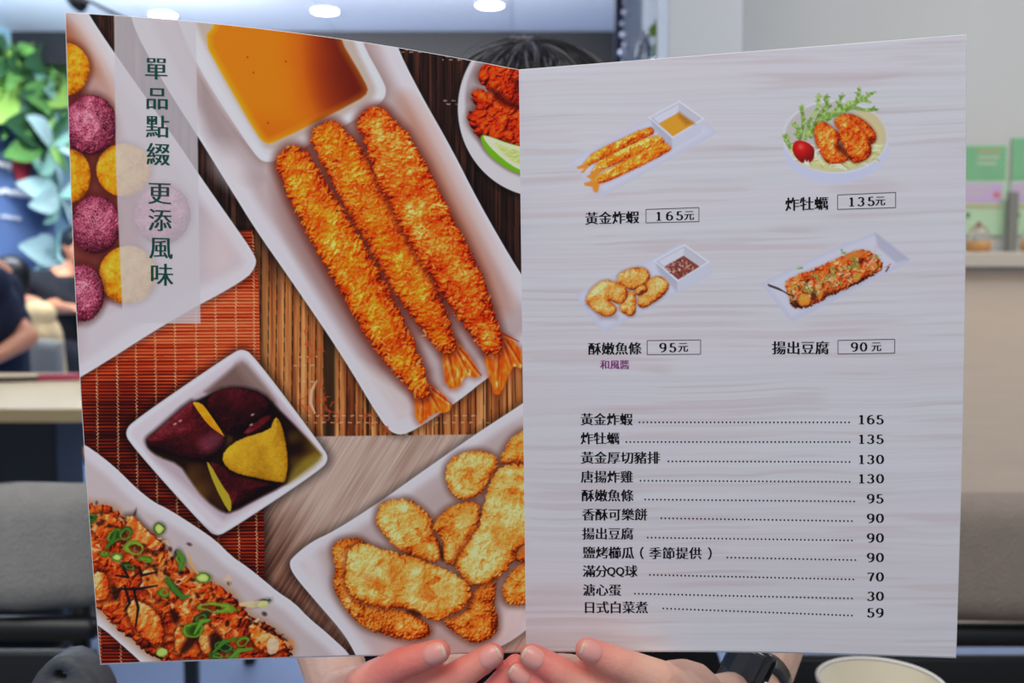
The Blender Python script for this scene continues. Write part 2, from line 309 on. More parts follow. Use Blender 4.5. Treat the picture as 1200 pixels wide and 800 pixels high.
# far table, left
zt2 = .75; yb, yf = 3.52, 2.58
t = thing('pale_table', 'pale laminate table in the left background on a black pedestal', 'table', (-1.75, 3.0, 0))
xr = at(100, 480, 2.6).x + .09
bm = B(((xr - 2.2) / 2 - .65, (yb + yf) / 2, zt2 - .018), (1.95, yb - yf, .030), .006); mt = obj('tabletop', bm, m_table, t)
xc = mt.data.vertices; x_hi = max(v.co.x for v in xc); dx_ = xr - x_hi
for v in mt.data.vertices: v.co.x += dx_
obj('edge_band', B((xr - .975, yf - .004, zt2 - .020), (1.94, .012, .036), .003), m_edge, t, False)
obj('pedestal', B((at(-25, 540, 2.9).x, 2.98, .37), (.44, .20, .70), .01), m_black, t, False)
obj('foot_plate', B((at(-25, 540, 2.9).x, 2.98, .012), (.5, .4, .024), .008), m_black, t, False)
q = at(22, 442, 3.05); t = thing('serving_tongs', 'pink and dark tongs lying on the pale table', 'tongs', (q.x, q.y, zt2))
obj('handle', tube(bmesh.new(), [(q.x - .02, 3.2, zt2 + .013), (q.x + .17, 3.25, zt2 + .013)], .012, 8), mat('pink_plastic', (188, 70, 96), .5), t)
obj('blade', tube(bmesh.new(), [(q.x - .16, 3.16, zt2 + .010), (q.x - .02, 3.2, zt2 + .010)], .009, 8), mat('dark_handle', (60, 40, 30), .5), t)
# black leg of a farther table, seen under the menu
q = at(225, 790, 2.3); t = thing('bar_table', 'dark table behind the menu, its slim black leg under it', 'table', (q.x, q.y, 0))
obj('leg', B((q.x, q.y, .36), (.03, .03, .72), .004), m_black, t, False); obj('leg', B((q.x + .55, q.y + .3, .36), (.03, .03, .72), .004), m_black, t, False)
obj('leg', B((q.x, q.y + .5, .36), (.03, .03, .72), .004), m_black, t, False); obj('leg', B((q.x + .55, q.y + .5, .36), (.03, .03, .72), .004), m_black, t, False)
obj('tabletop', B((q.x + .27, q.y + .25, .735), (.66, .6, .03), .005), m_black, t, False)

# near table, just under the frame, and the paper bowl on it
t = thing('near_table', 'dark table just below the picture carrying the paper cup', 'table', (.25, .60, 0))
obj('tabletop', B((.45, .50, .668), (1.0, .65, .03), .006), mat('black_tabletop', (20, 20, 24), .35), t)
for sx in (-1, 1):
    for sy in (-1, 1): obj('leg', B((.45 + sx * .46, .50 + sy * .29, .328), (.04, .04, .655), .004), m_black, t, False)
cr = .0455; q = at(1032, 797, .755); h = q.z - .685
m_cup = mat('white_paper_cup', (240, 238, 230), .5); m_cupi = mat('cream_paper_inside', (248, 242, 222), .55)
t = thing('paper_cup', 'open white paper cup with cream inside at the lower right', 'cup', (q.x, q.y, .684))
obj('cup_wall', lathe(bmesh.new(), [(.001, 0), (.034, 0), (cr - .0005, h - .002), (cr + .0018, h - .0015), (cr + .0022, h + .0006), (cr + .0005, h + .0018), (cr - .0012, h)], (q.x, q.y, .684), 64), m_cup, t)
obj('cup_lining', lathe(bmesh.new(), [(cr - .0014, h - .0005), (.0335, .004), (.001, .003)], (q.x, q.y, .684), 64), m_cupi, t)
# ================================================================ people
def skin_mat(name, base, red, bump=.12):
    m = mat(name, base, .48, .35, bump=bump, bscale=420, sss=.12)
    nt = m.node_tree; b = nt.nodes['Principled BSDF']
    at_ = nt.nodes.new('ShaderNodeAttribute'); at_.attribute_name = 'blush'
    tc = nt.nodes.new('ShaderNodeTexCoord'); n = nt.nodes.new('ShaderNodeTexNoise'); n.inputs['Scale'].default_value = 55; n.inputs['Detail'].default_value = 4
    nt.links.new(tc.outputs['Object'], n.inputs['Vector'])
    ma = nt.nodes.new('ShaderNodeMath'); ma.operation = 'MULTIPLY_ADD'; nt.links.new(n.outputs['Fac'], ma.inputs[0]); ma.inputs[1].default_value = .5; ma.inputs[2].default_value = -.25
    ad = nt.nodes.new('ShaderNodeMath'); ad.operation = 'ADD'; ad.use_clamp = True; nt.links.new(at_.outputs['Fac'], ad.inputs[0]); nt.links.new(ma.outputs[0], ad.inputs[1])
    mx = nt.nodes.new('ShaderNodeMix'); mx.data_type = 'RGBA'; mx.inputs['A'].default_value = lin(base) + (1,); mx.inputs['B'].default_value = lin(red) + (1,)
    nt.links.new(ad.outputs[0], mx.inputs['Factor']); nt.links.new(mx.outputs['Result'], b.inputs['Base Color']); return m
m_skin = skin_mat('warm_skin', (242, 196, 170), (236, 132, 120))
m_skin2 = mat('tan_skin', (196, 132, 100), .55, sss=.05)
m_nail = mat('fingernail', (240, 164, 152), .38, .6, coat=.4)
m_nailtip = mat('nail_tip', (226, 190, 168), .35, .6, coat=.3)

def blush(me, spots, base=0.):
    n = len(me.vertices); co = np.empty(n * 3, np.float32); me.vertices.foreach_get('co', co); co = co.reshape(-1, 3); v = np.full(n, base, np.float32)
    for p, r, k in spots:
        d = np.linalg.norm(co - np.array(p)[None], axis=1); v += k * np.exp(-(d / r) ** 2)
    a = me.attributes.new('blush', 'FLOAT', 'POINT'); a.data.foreach_set('value', np.clip(v, 0, 1).astype(np.float32))

def merge_meshes(ms):
    bm = bmesh.new()
    for m in ms: bm.from_mesh(m)
    return bm

# ---- the person holding the menu
hc = at(622, 178, 1.06)
t = thing('person', 'person with black hair holding the menu open with both hands', 'person', (hc.x, 1.15, 0))
cx = hc.x
shz = hc.z - .245
fin = {}
def hand(side, fingers, back, wrist, elbow, rw=.0190):
    """fingers: list of (points, radii); all joined to the back of the hand"""
    bm = bmesh.new()
    for pts, rad in fingers: limb(bm, pts, rad)
    mcps = [f[0][-1] for f in fingers[:4]]
    for a_, b_ in zip(mcps, mcps[1:]): limb(bm, [a_, b_], [.0125, .012])
    for m_ in mcps: limb(bm, [m_, wrist], [.0120, .0165])
    sph(bm, back, (.024, .015, .021))
    limb(bm, [Vector(fingers[0][0][2]).lerp(fingers[1][0][2], .5) + Vector((0, .004, 0)), back], [.0085, .014]); limb(bm, [Vector(fingers[0][0][1]).lerp(fingers[1][0][1], .55) + Vector((0, .006, -.002)), Vector(fingers[0][0][2]).lerp(fingers[1][0][2], .5) + Vector((0, .006, 0))], [.005, .0085])
    limb(bm, [wrist, Vector(wrist).lerp(Vector(elbow), .35), elbow], [rw, .024, .040])
    return fuse(bm, .0013, 4)
DF = .500
# viewer's left: their right hand (index on top)
Lf = [([at(514, 763, .5005), at(472, 777, .5025), at(428, 800, .512), at(408, 832, .545)], [.0064, .0081, .0098, .0118]),
      ([at(577, 767, .5085), at(540, 790, .508), at(494, 819, .512), at(446, 856, .545)], [.0064, .0080, .0095, .0115]),
      ([at(604, 778, .513), at(583, 808, .512), at(545, 845, .516), at(485, 885, .548)], [.0056, .0074, .0088, .011]),
      ([at(612, 812, .516), at(598, 838, .516), at(575, 865, .52), at(510, 900, .55)], [.005, .0064, .0074, .0095]),
      ([at(566, 776, .556), at(512, 788, .560), at(440, 815, .568)], [.0072, .0088, .0115])]
Rf = [([at(688, 761, .5000), at(724, 777, .5015), at(772, 797, .508), at(812, 822, .545)], [.0064, .0083, .0105, .0130]),
      ([at(623, 768, .5055), at(655, 787, .504), at(702, 818, .507), at(768, 860, .543)], [.0064, .0080, .0098, .0118]),
      ([at(607, 788, .508), at(636, 812, .507), at(680, 848, .51), at(740, 890, .545)], [.0058, .0074, .0088, .011]),
      ([at(622, 824, .511), at(648, 842, .511), at(690, 872, .515), at(730, 910, .55)], [.005, .0064, .0074, .0095]),
      ([at(655, 780, .553), at(712, 790, .558), at(790, 810, .563)], [.0072, .0088, .0115])]
Lw, Rw = at(402, 814, .615), at(884, 814, .62)
Le, Re = Vector((cx - .235, .93, at(300, 610, .93).z)), Vector((cx + .265, .93, at(930, 610, .93).z))
lm = hand('L', Lf, at(424, 822, .552), Lw, Le)
rm = hand('R', Rf, at(798, 815, .548), Rw, Re)
bm = bmesh.new()
S_ = [Vector((cx - .19, 1.13, shz)), Vector((cx + .19, 1.13, shz))]
limb(bm, [S_[0], Le], [.052, .040]); limb(bm, [S_[1], Re], [.052, .040])
limb(bm, [Le, Le.lerp(Lw, .25)], [.041, .038]); limb(bm, [Re, Re.lerp(Rw, .25)], [.041, .038])
sph(bm, (cx, 1.15, shz - .12), (.18, .105, .17)); sph(bm, (cx, 1.16, shz - .33), (.155, .10, .16)); sph(bm, (cx, 1.19, .56), (.175, .125, .11)); sph(bm, (cx, 1.15, shz - .01), (.19, .075, .07))
limb(bm, [(cx, 1.14, shz), (cx, 1.09, hc.z - .07)], [.058, .052])
sph(bm, (hc.x, hc.y + .012, hc.z + .02), (.076, .092, .098)); sph(bm, (hc.x, hc.y - .022, hc.z - .055), (.058, .066, .066)); sph(bm, (hc.x, hc.y - .055, hc.z - .098), (.026, .022, .018))
limb(bm, [(hc.x, hc.y - .083, hc.z + .012), (hc.x, hc.y - .100, hc.z - .028)], [.008, .0125])
for s in (-1, 1):
    sph(bm, (hc.x + s * .077, hc.y + .01, hc.z - .005), (.011, .020, .032)); sph(bm, (hc.x + s * .010, hc.y - .092, hc.z - .031), (.008, .008, .007))
    sph(bm, (hc.x + s * .036, hc.y - .062, hc.z - .025), (.024, .022, .02))
    limb(bm, [(cx + s * .09, 1.16, .54), (cx + s * .12, .80, .53), (cx + s * .12, .80, .10)], [.085, .062, .042]); limb(bm, [(cx + s * .12, .81, .05), (cx + s * .12, .66, .035)], [.04, .03])
bmesh.ops.translate(bm, verts=bm.verts, vec=(0, 0, 0))
core = fuse(bm, .008, 3)
bm = merge_meshes([core, lm, rm])
body_me = bpy.data.meshes.new('body'); bm.to_mesh(body_me); bm.free()
sp = []
for fs in (Lf, Rf):
    for pts, rad in fs[:4]:
        sp.append((pts[0], .013, .75)); sp.append((pts[1], .012, .5)); sp.append((pts[2], .008, .25))
for p_ in (at(440, 785, .50), at(470, 790, .5), at(405, 800, .52)): sp.append((p_, .022, .35))
blush(body_me, sp, .10)
body = obj('body', body_me, m_skin, t)
# fingernails
def nail(p, tipdir, r, w=.0054, l=.0062, roll=0.):
    p = Vector(p); fwd = Vector(tipdir).normalized(); cam_d = (CAMV - p).normalized()
    side = fwd.cross(cam_d).normalized(); nrm = side.cross(fwd).normalized(); nrm = (Matrix.Rotation(roll, 3, fwd) @ nrm); side = fwd.cross(nrm).normalized()
    M = Matrix((side, fwd, nrm)).transposed(); na, nr = 36, 8
    def sec(part, m_, lo, hi, up):
        bm = bmesh.new(); rings = []
        for j in range(nr + 1):
            q_ = j / nr; ring = []
            for k in range(na):
                a_ = 2 * math.pi * k / na; c_, s_ = math.cos(a_), math.sin(a_); e_ = .78
                u = math.copysign(abs(c_) ** e_, c_) * q_; v = math.copysign(abs(s_) ** e_, s_) * q_
                v = lo + (v + 1) / 2 * (hi - lo); u *= math.sqrt(max(0, 1 - abs(v) ** 3.2)) if part == 'nail_tip' else 1
                z = r + .00075 + up - (1 - math.sqrt(max(0, 1 - (u * .80) ** 2))) * r * .95 - v * v * .0007 - q_ ** 8 * .0006
                ring.append(bm.verts.new(p + M @ Vector((u * w, v * l, z))))
            rings.append(ring)
        for a_, b_ in zip(rings, rings[1:]):
            for k in range(na): bm.faces.new((a_[k], a_[(k + 1) % na], b_[(k + 1) % na], b_[k]))
        bmesh.ops.remove_doubles(bm, verts=bm.verts, dist=1e-6); bmesh.ops.recalc_face_normals(bm, faces=bm.faces); obj(part, bm, m_, t)
    sec('fingernail', m_nail, -1, 1, 0); sec('nail_tip', m_nailtip, .66, 1.04, .00012)
for fs, ix, rl in ((Lf, 0, .1), (Lf, 1, .1), (Rf, 0, .0), (Rf, 1, -.1), (Rf, 2, -.1)):
    pts, rad = fs[ix]; d_ = pts[0] - pts[1]; nail(pts[0] + d_.normalized() * -.0006, d_, rad[0] + .0008, w=.0053 if ix < 2 else .0047, l=.0060, roll=rl)
# face
m_eye = mat('dark_eye', (26, 18, 16), .15, .7); m_lip = mat('lips', (186, 96, 92), .45); m_hair = mat('black_hair', (9, 9, 11), .36, .5)
for s in (-1, 1):
    obj('eye', sph(bmesh.new(), (hc.x + s * .031, hc.y - .076, hc.z + .008), (.012, .008, .006)), m_eye, t)
    obj('eyebrow', tube(bmesh.new(), [(hc.x + s * .016, hc.y - .082, hc.z + .026), (hc.x + s * .034, hc.y - .080, hc.z + .030), (hc.x + s * .050, hc.y - .068, hc.z + .026)], [.0025, .003, .0015], 8), m_hair, t)
bm = bmesh.new(); tube(bm, [(hc.x - .024, hc.y - .078, hc.z - .060), (hc.x, hc.y - .090, hc.z - .058), (hc.x + .024, hc.y - .078, hc.z - .060)], [.002, .0055, .002], 10); tube(bm, [(hc.x - .022, hc.y - .078, hc.z - .063), (hc.x, hc.y - .088, hc.z - .067), (hc.x + .022, hc.y - .078, hc.z - .063)], [.002, .006, .002], 10)
obj('lips', bm, m_lip, t)
# clothing: black tee, dark trousers, shoes (offset volumes)
m_tee = mat('black_cotton', (16, 17, 22), .85, .15, bump=.3, bscale=40); m_trou = mat('dark_trousers', (24, 26, 36), .85); m_shoe = mat('black_shoe', (12, 12, 14), .5)
bm = bmesh.new(); sph(bm, (cx, 1.15, shz - .12), (.195, .122, .185)); sph(bm, (cx, 1.16, shz - .33), (.205, .122, .175)); sph(bm, (cx, 1.17, .62), (.245, .135, .12)); sph(bm, (cx, 1.15, shz - .012), (.20, .088, .075))
for p_, q_ in ((S_[0], Le), (S_[1], Re)): limb(bm, [p_, p_.lerp(q_, .62)], [.066, .060])
obj('shirt', fuse(bm, .008, 3), m_tee, t)
bm = bmesh.new(); sph(bm, (cx, 1.19, .55), (.185, .135, .10))
for s in (-1, 1): limb(bm, [(cx + s * .09, 1.16, .54), (cx + s * .12, .80, .53), (cx + s * .12, .80, .14)], [.095, .073, .055])
obj('trousers', fuse(bm, .009, 3), m_trou, t)
for s in (-1, 1):
    bm = bmesh.new(); limb(bm, [(cx + s * .12, .83, .058), (cx + s * .12, .64, .045)], [.052, .040]); me = fuse(bm, .007, 2)
    for v in me.vertices: v.co.z = max(v.co.z, .001)
    obj('shoe', me, m_shoe, t)
# hair: cap plus fine strands falling to both sides from the parting
bm = bmesh.new(); sph(bm, (hc.x, hc.y + .020, hc.z + .018), (.090, .100, .096), 4); sph(bm, (hc.x, hc.y + .045, hc.z - .04), (.084, .075, .10), 3)
for v in list(bm.verts):
    if v.co.y < hc.y - .045 and v.co.z < hc.z + .055: v.co.y = hc.y - .045
hair = obj('hair', fuse(bm, .006, 2), m_hair, t)
rs = np.random.RandomState(8); V = []; Fc = []
C0 = np.array((hc.x + .003, hc.y + .016, hc.z + .014)); R0 = np.array((.103, .106, .100))
for k in range(4200):
    az = rs.uniform(0, 2 * math.pi); a0 = rs.uniform(.02, .9) * (rs.rand() ** .5); ln = rs.uniform(.4, 1.2); wav = rs.uniform(-.22, .22); stray = rs.rand() < .02
    lift = 1 + rs.uniform(0, .05) + stray * rs.uniform(.02, .10); clump = .5 + .5 * math.sin(az * 23 + 2 * math.sin(az * 7))
    pts = []
    for i in range(9):
        u = i / 8; th = a0 + ln * u; az2 = az + wav * u + .25 * math.sin(az * 2) * u
        d_ = np.array((math.sin(th) * math.cos(az2), math.sin(th) * math.sin(az2), math.cos(th)))
        tl_ = math.radians(26); d_ = np.array((d_[0] - .04 * d_[2], d_[1] * math.cos(tl_) - d_[2] * math.sin(tl_), d_[1] * math.sin(tl_) + d_[2] * math.cos(tl_)))
        pts.append(C0 + R0 * d_ * (lift + .035 * clump * math.sin(min(1, u * 1.5) * 1.57)))
    for i in range(1, 9):
        if pts[i][1] < hc.y - .02 and pts[i][2] < hc.z + .032 + .012 * math.sin(k): pts[i] = pts[i - 1] + (pts[i] - pts[i - 1]) * .04
    w_ = rs.uniform(.0006, .0016) if not stray else .0003
    b0 = len(V)
    for i, p_ in enumerate(pts):
        tt = pts[min(i + 1, 8)] - pts[max(i - 1, 0)]; tt = tt / np.linalg.norm(tt); nn = (p_ - C0) / np.linalg.norm(p_ - C0); sd = np.cross(tt, nn); sd /= np.linalg.norm(sd) + 1e-9; wi = w_ * (1 - .7 * i / 8)
        V += [p_ - sd * wi, p_ + nn * wi * 1.2, p_ + sd * wi]
    for i in range(8):
        a_ = b0 + i * 3; Fc += [(a_, a_ + 1, a_ + 4, a_ + 3), (a_ + 1, a_ + 2, a_ + 5, a_ + 4), (a_ + 2, a_, a_ + 3, a_ + 5)]
me = bpy.data.meshes.new('hair_strand'); me.from_pydata([tuple(v) for v in V], [], Fc); me.materials.append(m_hair); me.materials.append(mat('hair_shine_strand', (124, 120, 126), .4, .6)); me.materials.append(mat('brown_hair_strand', (40, 35, 34), .4, .6))  # pale grey strands: shine of the black hair put into colour
mi = np.repeat(np.where(rs.rand(len(Fc) // 24) < .13, 1, np.where(rs.rand(len(Fc) // 24) < .3, 2, 0)), 24); me.polygons.foreach_set('material_index', mi.astype(np.int32))
o_ = obj('hair_strand', me, None, hair); o_['kind'] = 'stuff'
# watch on the wrist at the right
wc = at(880, 786, .615); ax = (Re - Rw).normalized()
tw = thing('wrist_watch', 'black glossy wristwatch on the wrist at the lower right', 'watch', wc)
u_ = ax.cross(Vector((0, 0, 1))).normalized(); v_ = u_.cross(ax).normalized(); wcen = Rw.lerp(Re, .03)
bm = bmesh.new(); n = 40; rr = [.0196, .0206, .0206, .0196, .0196]; zz = [-.010, -.010, .010, .010, -.010]; rings = []
for r_, z_ in zip(rr, zz): rings.append([bm.verts.new(wcen + ax * z_ + (u_ * math.cos(2 * math.pi * k / n) + v_ * math.sin(2 * math.pi * k / n)) * r_) for k in range(n)])
for a_, b_ in zip(rings, rings[1:]):
    for k in range(n): bm.faces.new((a_[k], a_[(k + 1) % n], b_[(k + 1) % n], b_[k]))
obj('watch_band', bm, mat('black_rubber', (16, 17, 20), .3, .6), tw)
dirw = (CAMV - wcen); dirw = (dirw - ax * dirw.dot(ax)).normalized(); dirw = (Matrix.Rotation(math.radians(38), 3, ax) @ dirw); dirw = dirw if dirw.x < 0 else Matrix.Rotation(math.radians(-76), 3, ax) @ dirw; sdw = ax.cross(dirw).normalized(); Mw = Matrix((sdw, ax, dirw)).transposed()
fc = at(872, 788, .595); dirw = (CAMV - fc).normalized(); dirw = (dirw + Vector((-.7, 0, .25))).normalized(); ax2 = Vector((.45, .1, 1)).normalized(); ax2 = (ax2 - dirw * ax2.dot(dirw)).normalized(); ax = ax2; sdw = ax.cross(dirw).normalized(); Mw = Matrix((sdw, ax, dirw)).transposed()
obj('watch_case', B(fc, (.030, .036, .011), .004, Mw, 3), mat('black_glossy_case', (14, 14, 18), .12, .8), tw)
obj('watch_glass', B(fc + dirw * .0058, (.022, .028, .0016), .0006, Mw), mat('dark_watch_glass', (24, 26, 34), .05, .9), tw)
obj('crown', B(fc + sdw * .0165, (.004, .006, .005), .001, Mw), mat('steel', (190, 184, 170), .3, metal=1), tw)

# ---- people in the background
def figure(name, label, head, sh, hip, arms, shirt, hairc, skinm=m_skin2, facing=Vector((0, -1, 0)), width=.19, legs=True):
    """head, shoulder-centre and hip points; arms = [(elbow, hand), ...] left then right"""
    g = thing(name, label, 'person', (hip[0], hip[1], 0)); head, sh, hip = Vector(head), Vector(sh), Vector(hip)
    side = facing.cross(Vector((0, 0, 1))).normalized(); bm = bmesh.new(); cl = bmesh.new()
    Rm = Matrix((side, -facing, Vector((0, 0, 1)))).transposed()
    sph(bm, head, (.076, .092, .11), 2, Rm); sph(bm, head + facing * .03 - Vector((0, 0, .06)), (.055, .06, .055), 2, Rm); limb(bm, [head + facing * .085 + Vector((0, 0, .01)), head + facing * .10 - Vector((0, 0, .025))], [.007, .011])
    for s in (-1, 1): sph(bm, head + side * .077 * s, (.010, .018, .028), 2, Rm)
    limb(bm, [head - Vector((0, 0, .08)), sh], [.05, .055]); limb(bm, [sh, (sh + hip) / 2, hip], [.10, .11, .12]); limb(bm, [sh - side * width, sh + side * width], [.055, .055])
    limb(cl, [sh - Vector((0, 0, .05)), (sh + hip) / 2, hip], [.13, .135, .14]); limb(cl, [sh - side * (width - .01), sh + side * (width - .01)], [.072, .072]); limb(cl, [sh - side * .1 - Vector((0, 0, .1)), hip - side * .08], [.11, .12]); limb(cl, [sh + side * .1 - Vector((0, 0, .1)), hip + side * .08], [.11, .12])
    for s, (e, h) in zip((-1, 1), arms):
        a0 = sh + side * s * width; e, h = Vector(e), Vector(h); limb(bm, [a0, e, h], [.05, .042, .028]); dv = (h - e).normalized(); sph(bm, h + dv * .045, (.032, .032, .022))
        for q_ in range(4): limb(bm, [h + dv * .05 + side * (q_ - 1.5) * .016, h + dv * .115 + side * (q_ - 1.5) * .02 - Vector((0, 0, .012))], [.010, .008])
        limb(bm, [h + dv * .02 - side * s * .02, h + dv * .06 - side * s * .045], [.011, .009])
        limb(cl, [a0, a0.lerp(e, .72)], [.072, .062])
    if legs:
        for s in (-1, 1):
            k0 = hip + side * s * .09 + facing * .38 + Vector((0, 0, 0)); f0 = Vector((k0.x, k0.y, .06))
            limb(bm, [hip + side * s * .09, k0, f0], [.08, .06, .04]); limb(bm, [f0, f0 + facing * .14 - Vector((0, 0, .02))], [.04, .03])
    o = obj('body', fuse(bm, .012, 2), skinm, g); obj('shirt', fuse(cl, .014, 3), shirt, g)
    if legs:
        lg = bmesh.new()
        for s in (-1, 1):
            k0 = hip + side * s * .09 + facing * .38; limb(lg, [hip + side * s * .09, k0, Vector((k0.x, k0.y, .12))], [.105, .08, .06])
        obj('trousers', fuse(lg, .014, 2), m_trou, g)
    h_ = bmesh.new(); sph(h_, head - facing * .018 + Vector((0, 0, .028)), (.086, .098, .104), 3, Rm); sph(h_, head - facing * .05 - Vector((0, 0, .03)), (.078, .06, .07), 2, Rm)
    obj('hair', fuse(h_, .010, 2), hairc, g)
    for s in (-1, 1): obj('eye', sph(bmesh.new(), head + side * s * .03 + facing * .088 + Vector((0, 0, .012)), .009), m_eye, g)
    obj('lips', tube(bmesh.new(), [head + facing * .088 - side * .02 - Vector((0, 0, .055)), head + facing * .096 - Vector((0, 0, .055)), head + facing * .088 + side * .02 - Vector((0, 0, .055))], .005, 8), m_lip, g)
    return g
m_navysh = mat('navy_shirt', (20, 30, 54), .85, bump=.2, bscale=20); m_blk2 = mat('black_work_shirt', (14, 17, 28), .85, bump=.2, bscale=20)
# nearest: navy tee at the frame edge behind the table, forearm resting on its far edge
figure('person', 'person in a navy tee leaning on the pale table at the left edge', at(-40, 272, 3.85), at(-14, 330, 3.85), (at(-22, 352, 3.9).x, 3.98, .56), [(at(-50, 420, 3.75), at(-20, 428, 3.6)), (at(32, 396, 3.80), at(-6, 419, 3.62))], m_navysh, m_hair, facing=Vector((-.85, -.5, 0)).normalized())
figure('person', 'dark-haired person in a cream patterned top behind the navy shoulder', at(8, 328, 5.1), at(34, 368, 5.1), (at(38, 366, 5.2).x, 5.2, .56), [(at(14, 400, 5.0), at(6, 410, 4.9)), (at(54, 402, 5.1), at(34, 412, 4.9))], mat('cream_patterned_top', (222, 186, 140), .8, var=.5, vscale=14), m_hair, facing=Vector((-.6, -.8, 0)).normalized(), width=.13)
figure('person', 'person in a black shirt reaching forward in front of the mural', at(90, 290, 6.0), at(72, 330, 6.0), (at(72, 420, 6.1).x, 6.1, .62), [(at(58, 360, 5.85), at(88, 362, 5.6)), (at(104, 366, 6.0), at(118, 358, 5.8))], m_blk2, m_hair, facing=Vector((.75, -.65, 0)).normalized(), width=.20)
for k, (px, d) in enumerate(((-22, 3.98), (38, 5.2), (72, 6.1))):
    c = at(px, 400, d); tb = thing('stool', ['black stool under the person in the navy tee', 'black stool under the person in the cream top', 'black stool under the person in the black shirt'][k], 'stool', (c.x, d, 0), 'stools in the left background')
    hz = .42 if k < 2 else .48
    obj('seat', lathe(bmesh.new(), [(.001, hz - .04), (.15, hz - .04), (.165, hz - .02), (.155, hz), (.001, hz)], (c.x, d, 0), 28), m_black, tb)
    for s in range(4): obj('leg', tube(bmesh.new(), [(c.x + .09 * math.cos(s * 1.57 + .8), d + .09 * math.sin(s * 1.57 + .8), hz - .03), (c.x + .17 * math.cos(s * 1.57 + .8), d + .17 * math.sin(s * 1.57 + .8), .0)], .012, 8, up=Vector((1, 0, 0))), m_black, tb)
# ---------------------------------------------------------------- print painter (numpy, pure procedural)
_rt = np.random.RandomState(11)
_TAB = _rt.rand(8, 256, 256).astype(np.float32)
_WX = _rt.rand(4, 64, 64).astype(np.float32); _WY = _rt.rand(4, 64, 64).astype(np.float32); _WR = _rt.rand(4, 64, 64).astype(np.float32)

def vnoise(x, y, seed=0):
    t = _TAB[seed % 8]
    x = x + seed * 17.3; y = y + seed * 9.7
    xi = np.floor(x).astype(np.int32); yi = np.floor(y).astype(np.int32)
    fx = x - xi; fy = y - yi
    fx = fx * fx * (3 - 2 * fx); fy = fy * fy * (3 - 2 * fy)
    x0 = xi & 255; x1 = (xi + 1) & 255; y0 = yi & 255; y1 = (yi + 1) & 255
    a = t[y0, x0]; b = t[y0, x1]; c = t[y1, x0]; d = t[y1, x1]
    return (a + (b - a) * fx) * (1 - fy) + (c + (d - c) * fx) * fy

def fbm(x, y, seed=0, octs=3, gain=.5):
    s = 0; a = 1; n = 0
    for k in range(octs):
        s = s + a * (vnoise(x * 2 ** k, y * 2 ** k, seed + k * 3) - .5); n += a; a *= gain
    return s / n * 2            # about -1..1

def worley(x, y, seed=0):
    px, py, pr = _WX[seed % 4], _WY[seed % 4], _WR[seed % 4]
    xi = np.floor(x).astype(np.int32); yi = np.floor(y).astype(np.int32)
    f1 = np.full(x.shape, 9., np.float32); f2 = f1.copy(); r = np.zeros(x.shape, np.float32)
    for dy in (-1, 0, 1):
        for dx in (-1, 0, 1):
            cx = xi + dx; cy = yi + dy
            ax = cx & 63; ay = cy & 63
            d = np.hypot(cx + px[ay, ax] - x, cy + py[ay, ax] - y)
            m = d < f1
            f2 = np.where(m, f1, np.minimum(f2, d)); r = np.where(m, pr[ay, ax], r); f1 = np.where(m, d, f1)
    return f1, f2, r

def chaikin(p, n=2):
    p = np.asarray(p, float)
    for _ in range(n):
        q = np.roll(p, -1, 0)
        p = np.stack([p * .75 + q * .25, p * .25 + q * .75], 1).reshape(-1, 2)
    return p

def sm(a, b, x):
    t = np.clip((x - a) / (b - a), 0, 1)
    return t * t * (3 - 2 * t)

def ramp(t, stops):
    xs = [s[0] for s in stops]
    return np.stack([np.interp(t, xs, [s[1][k] for s in stops]) for k in range(3)], -1)

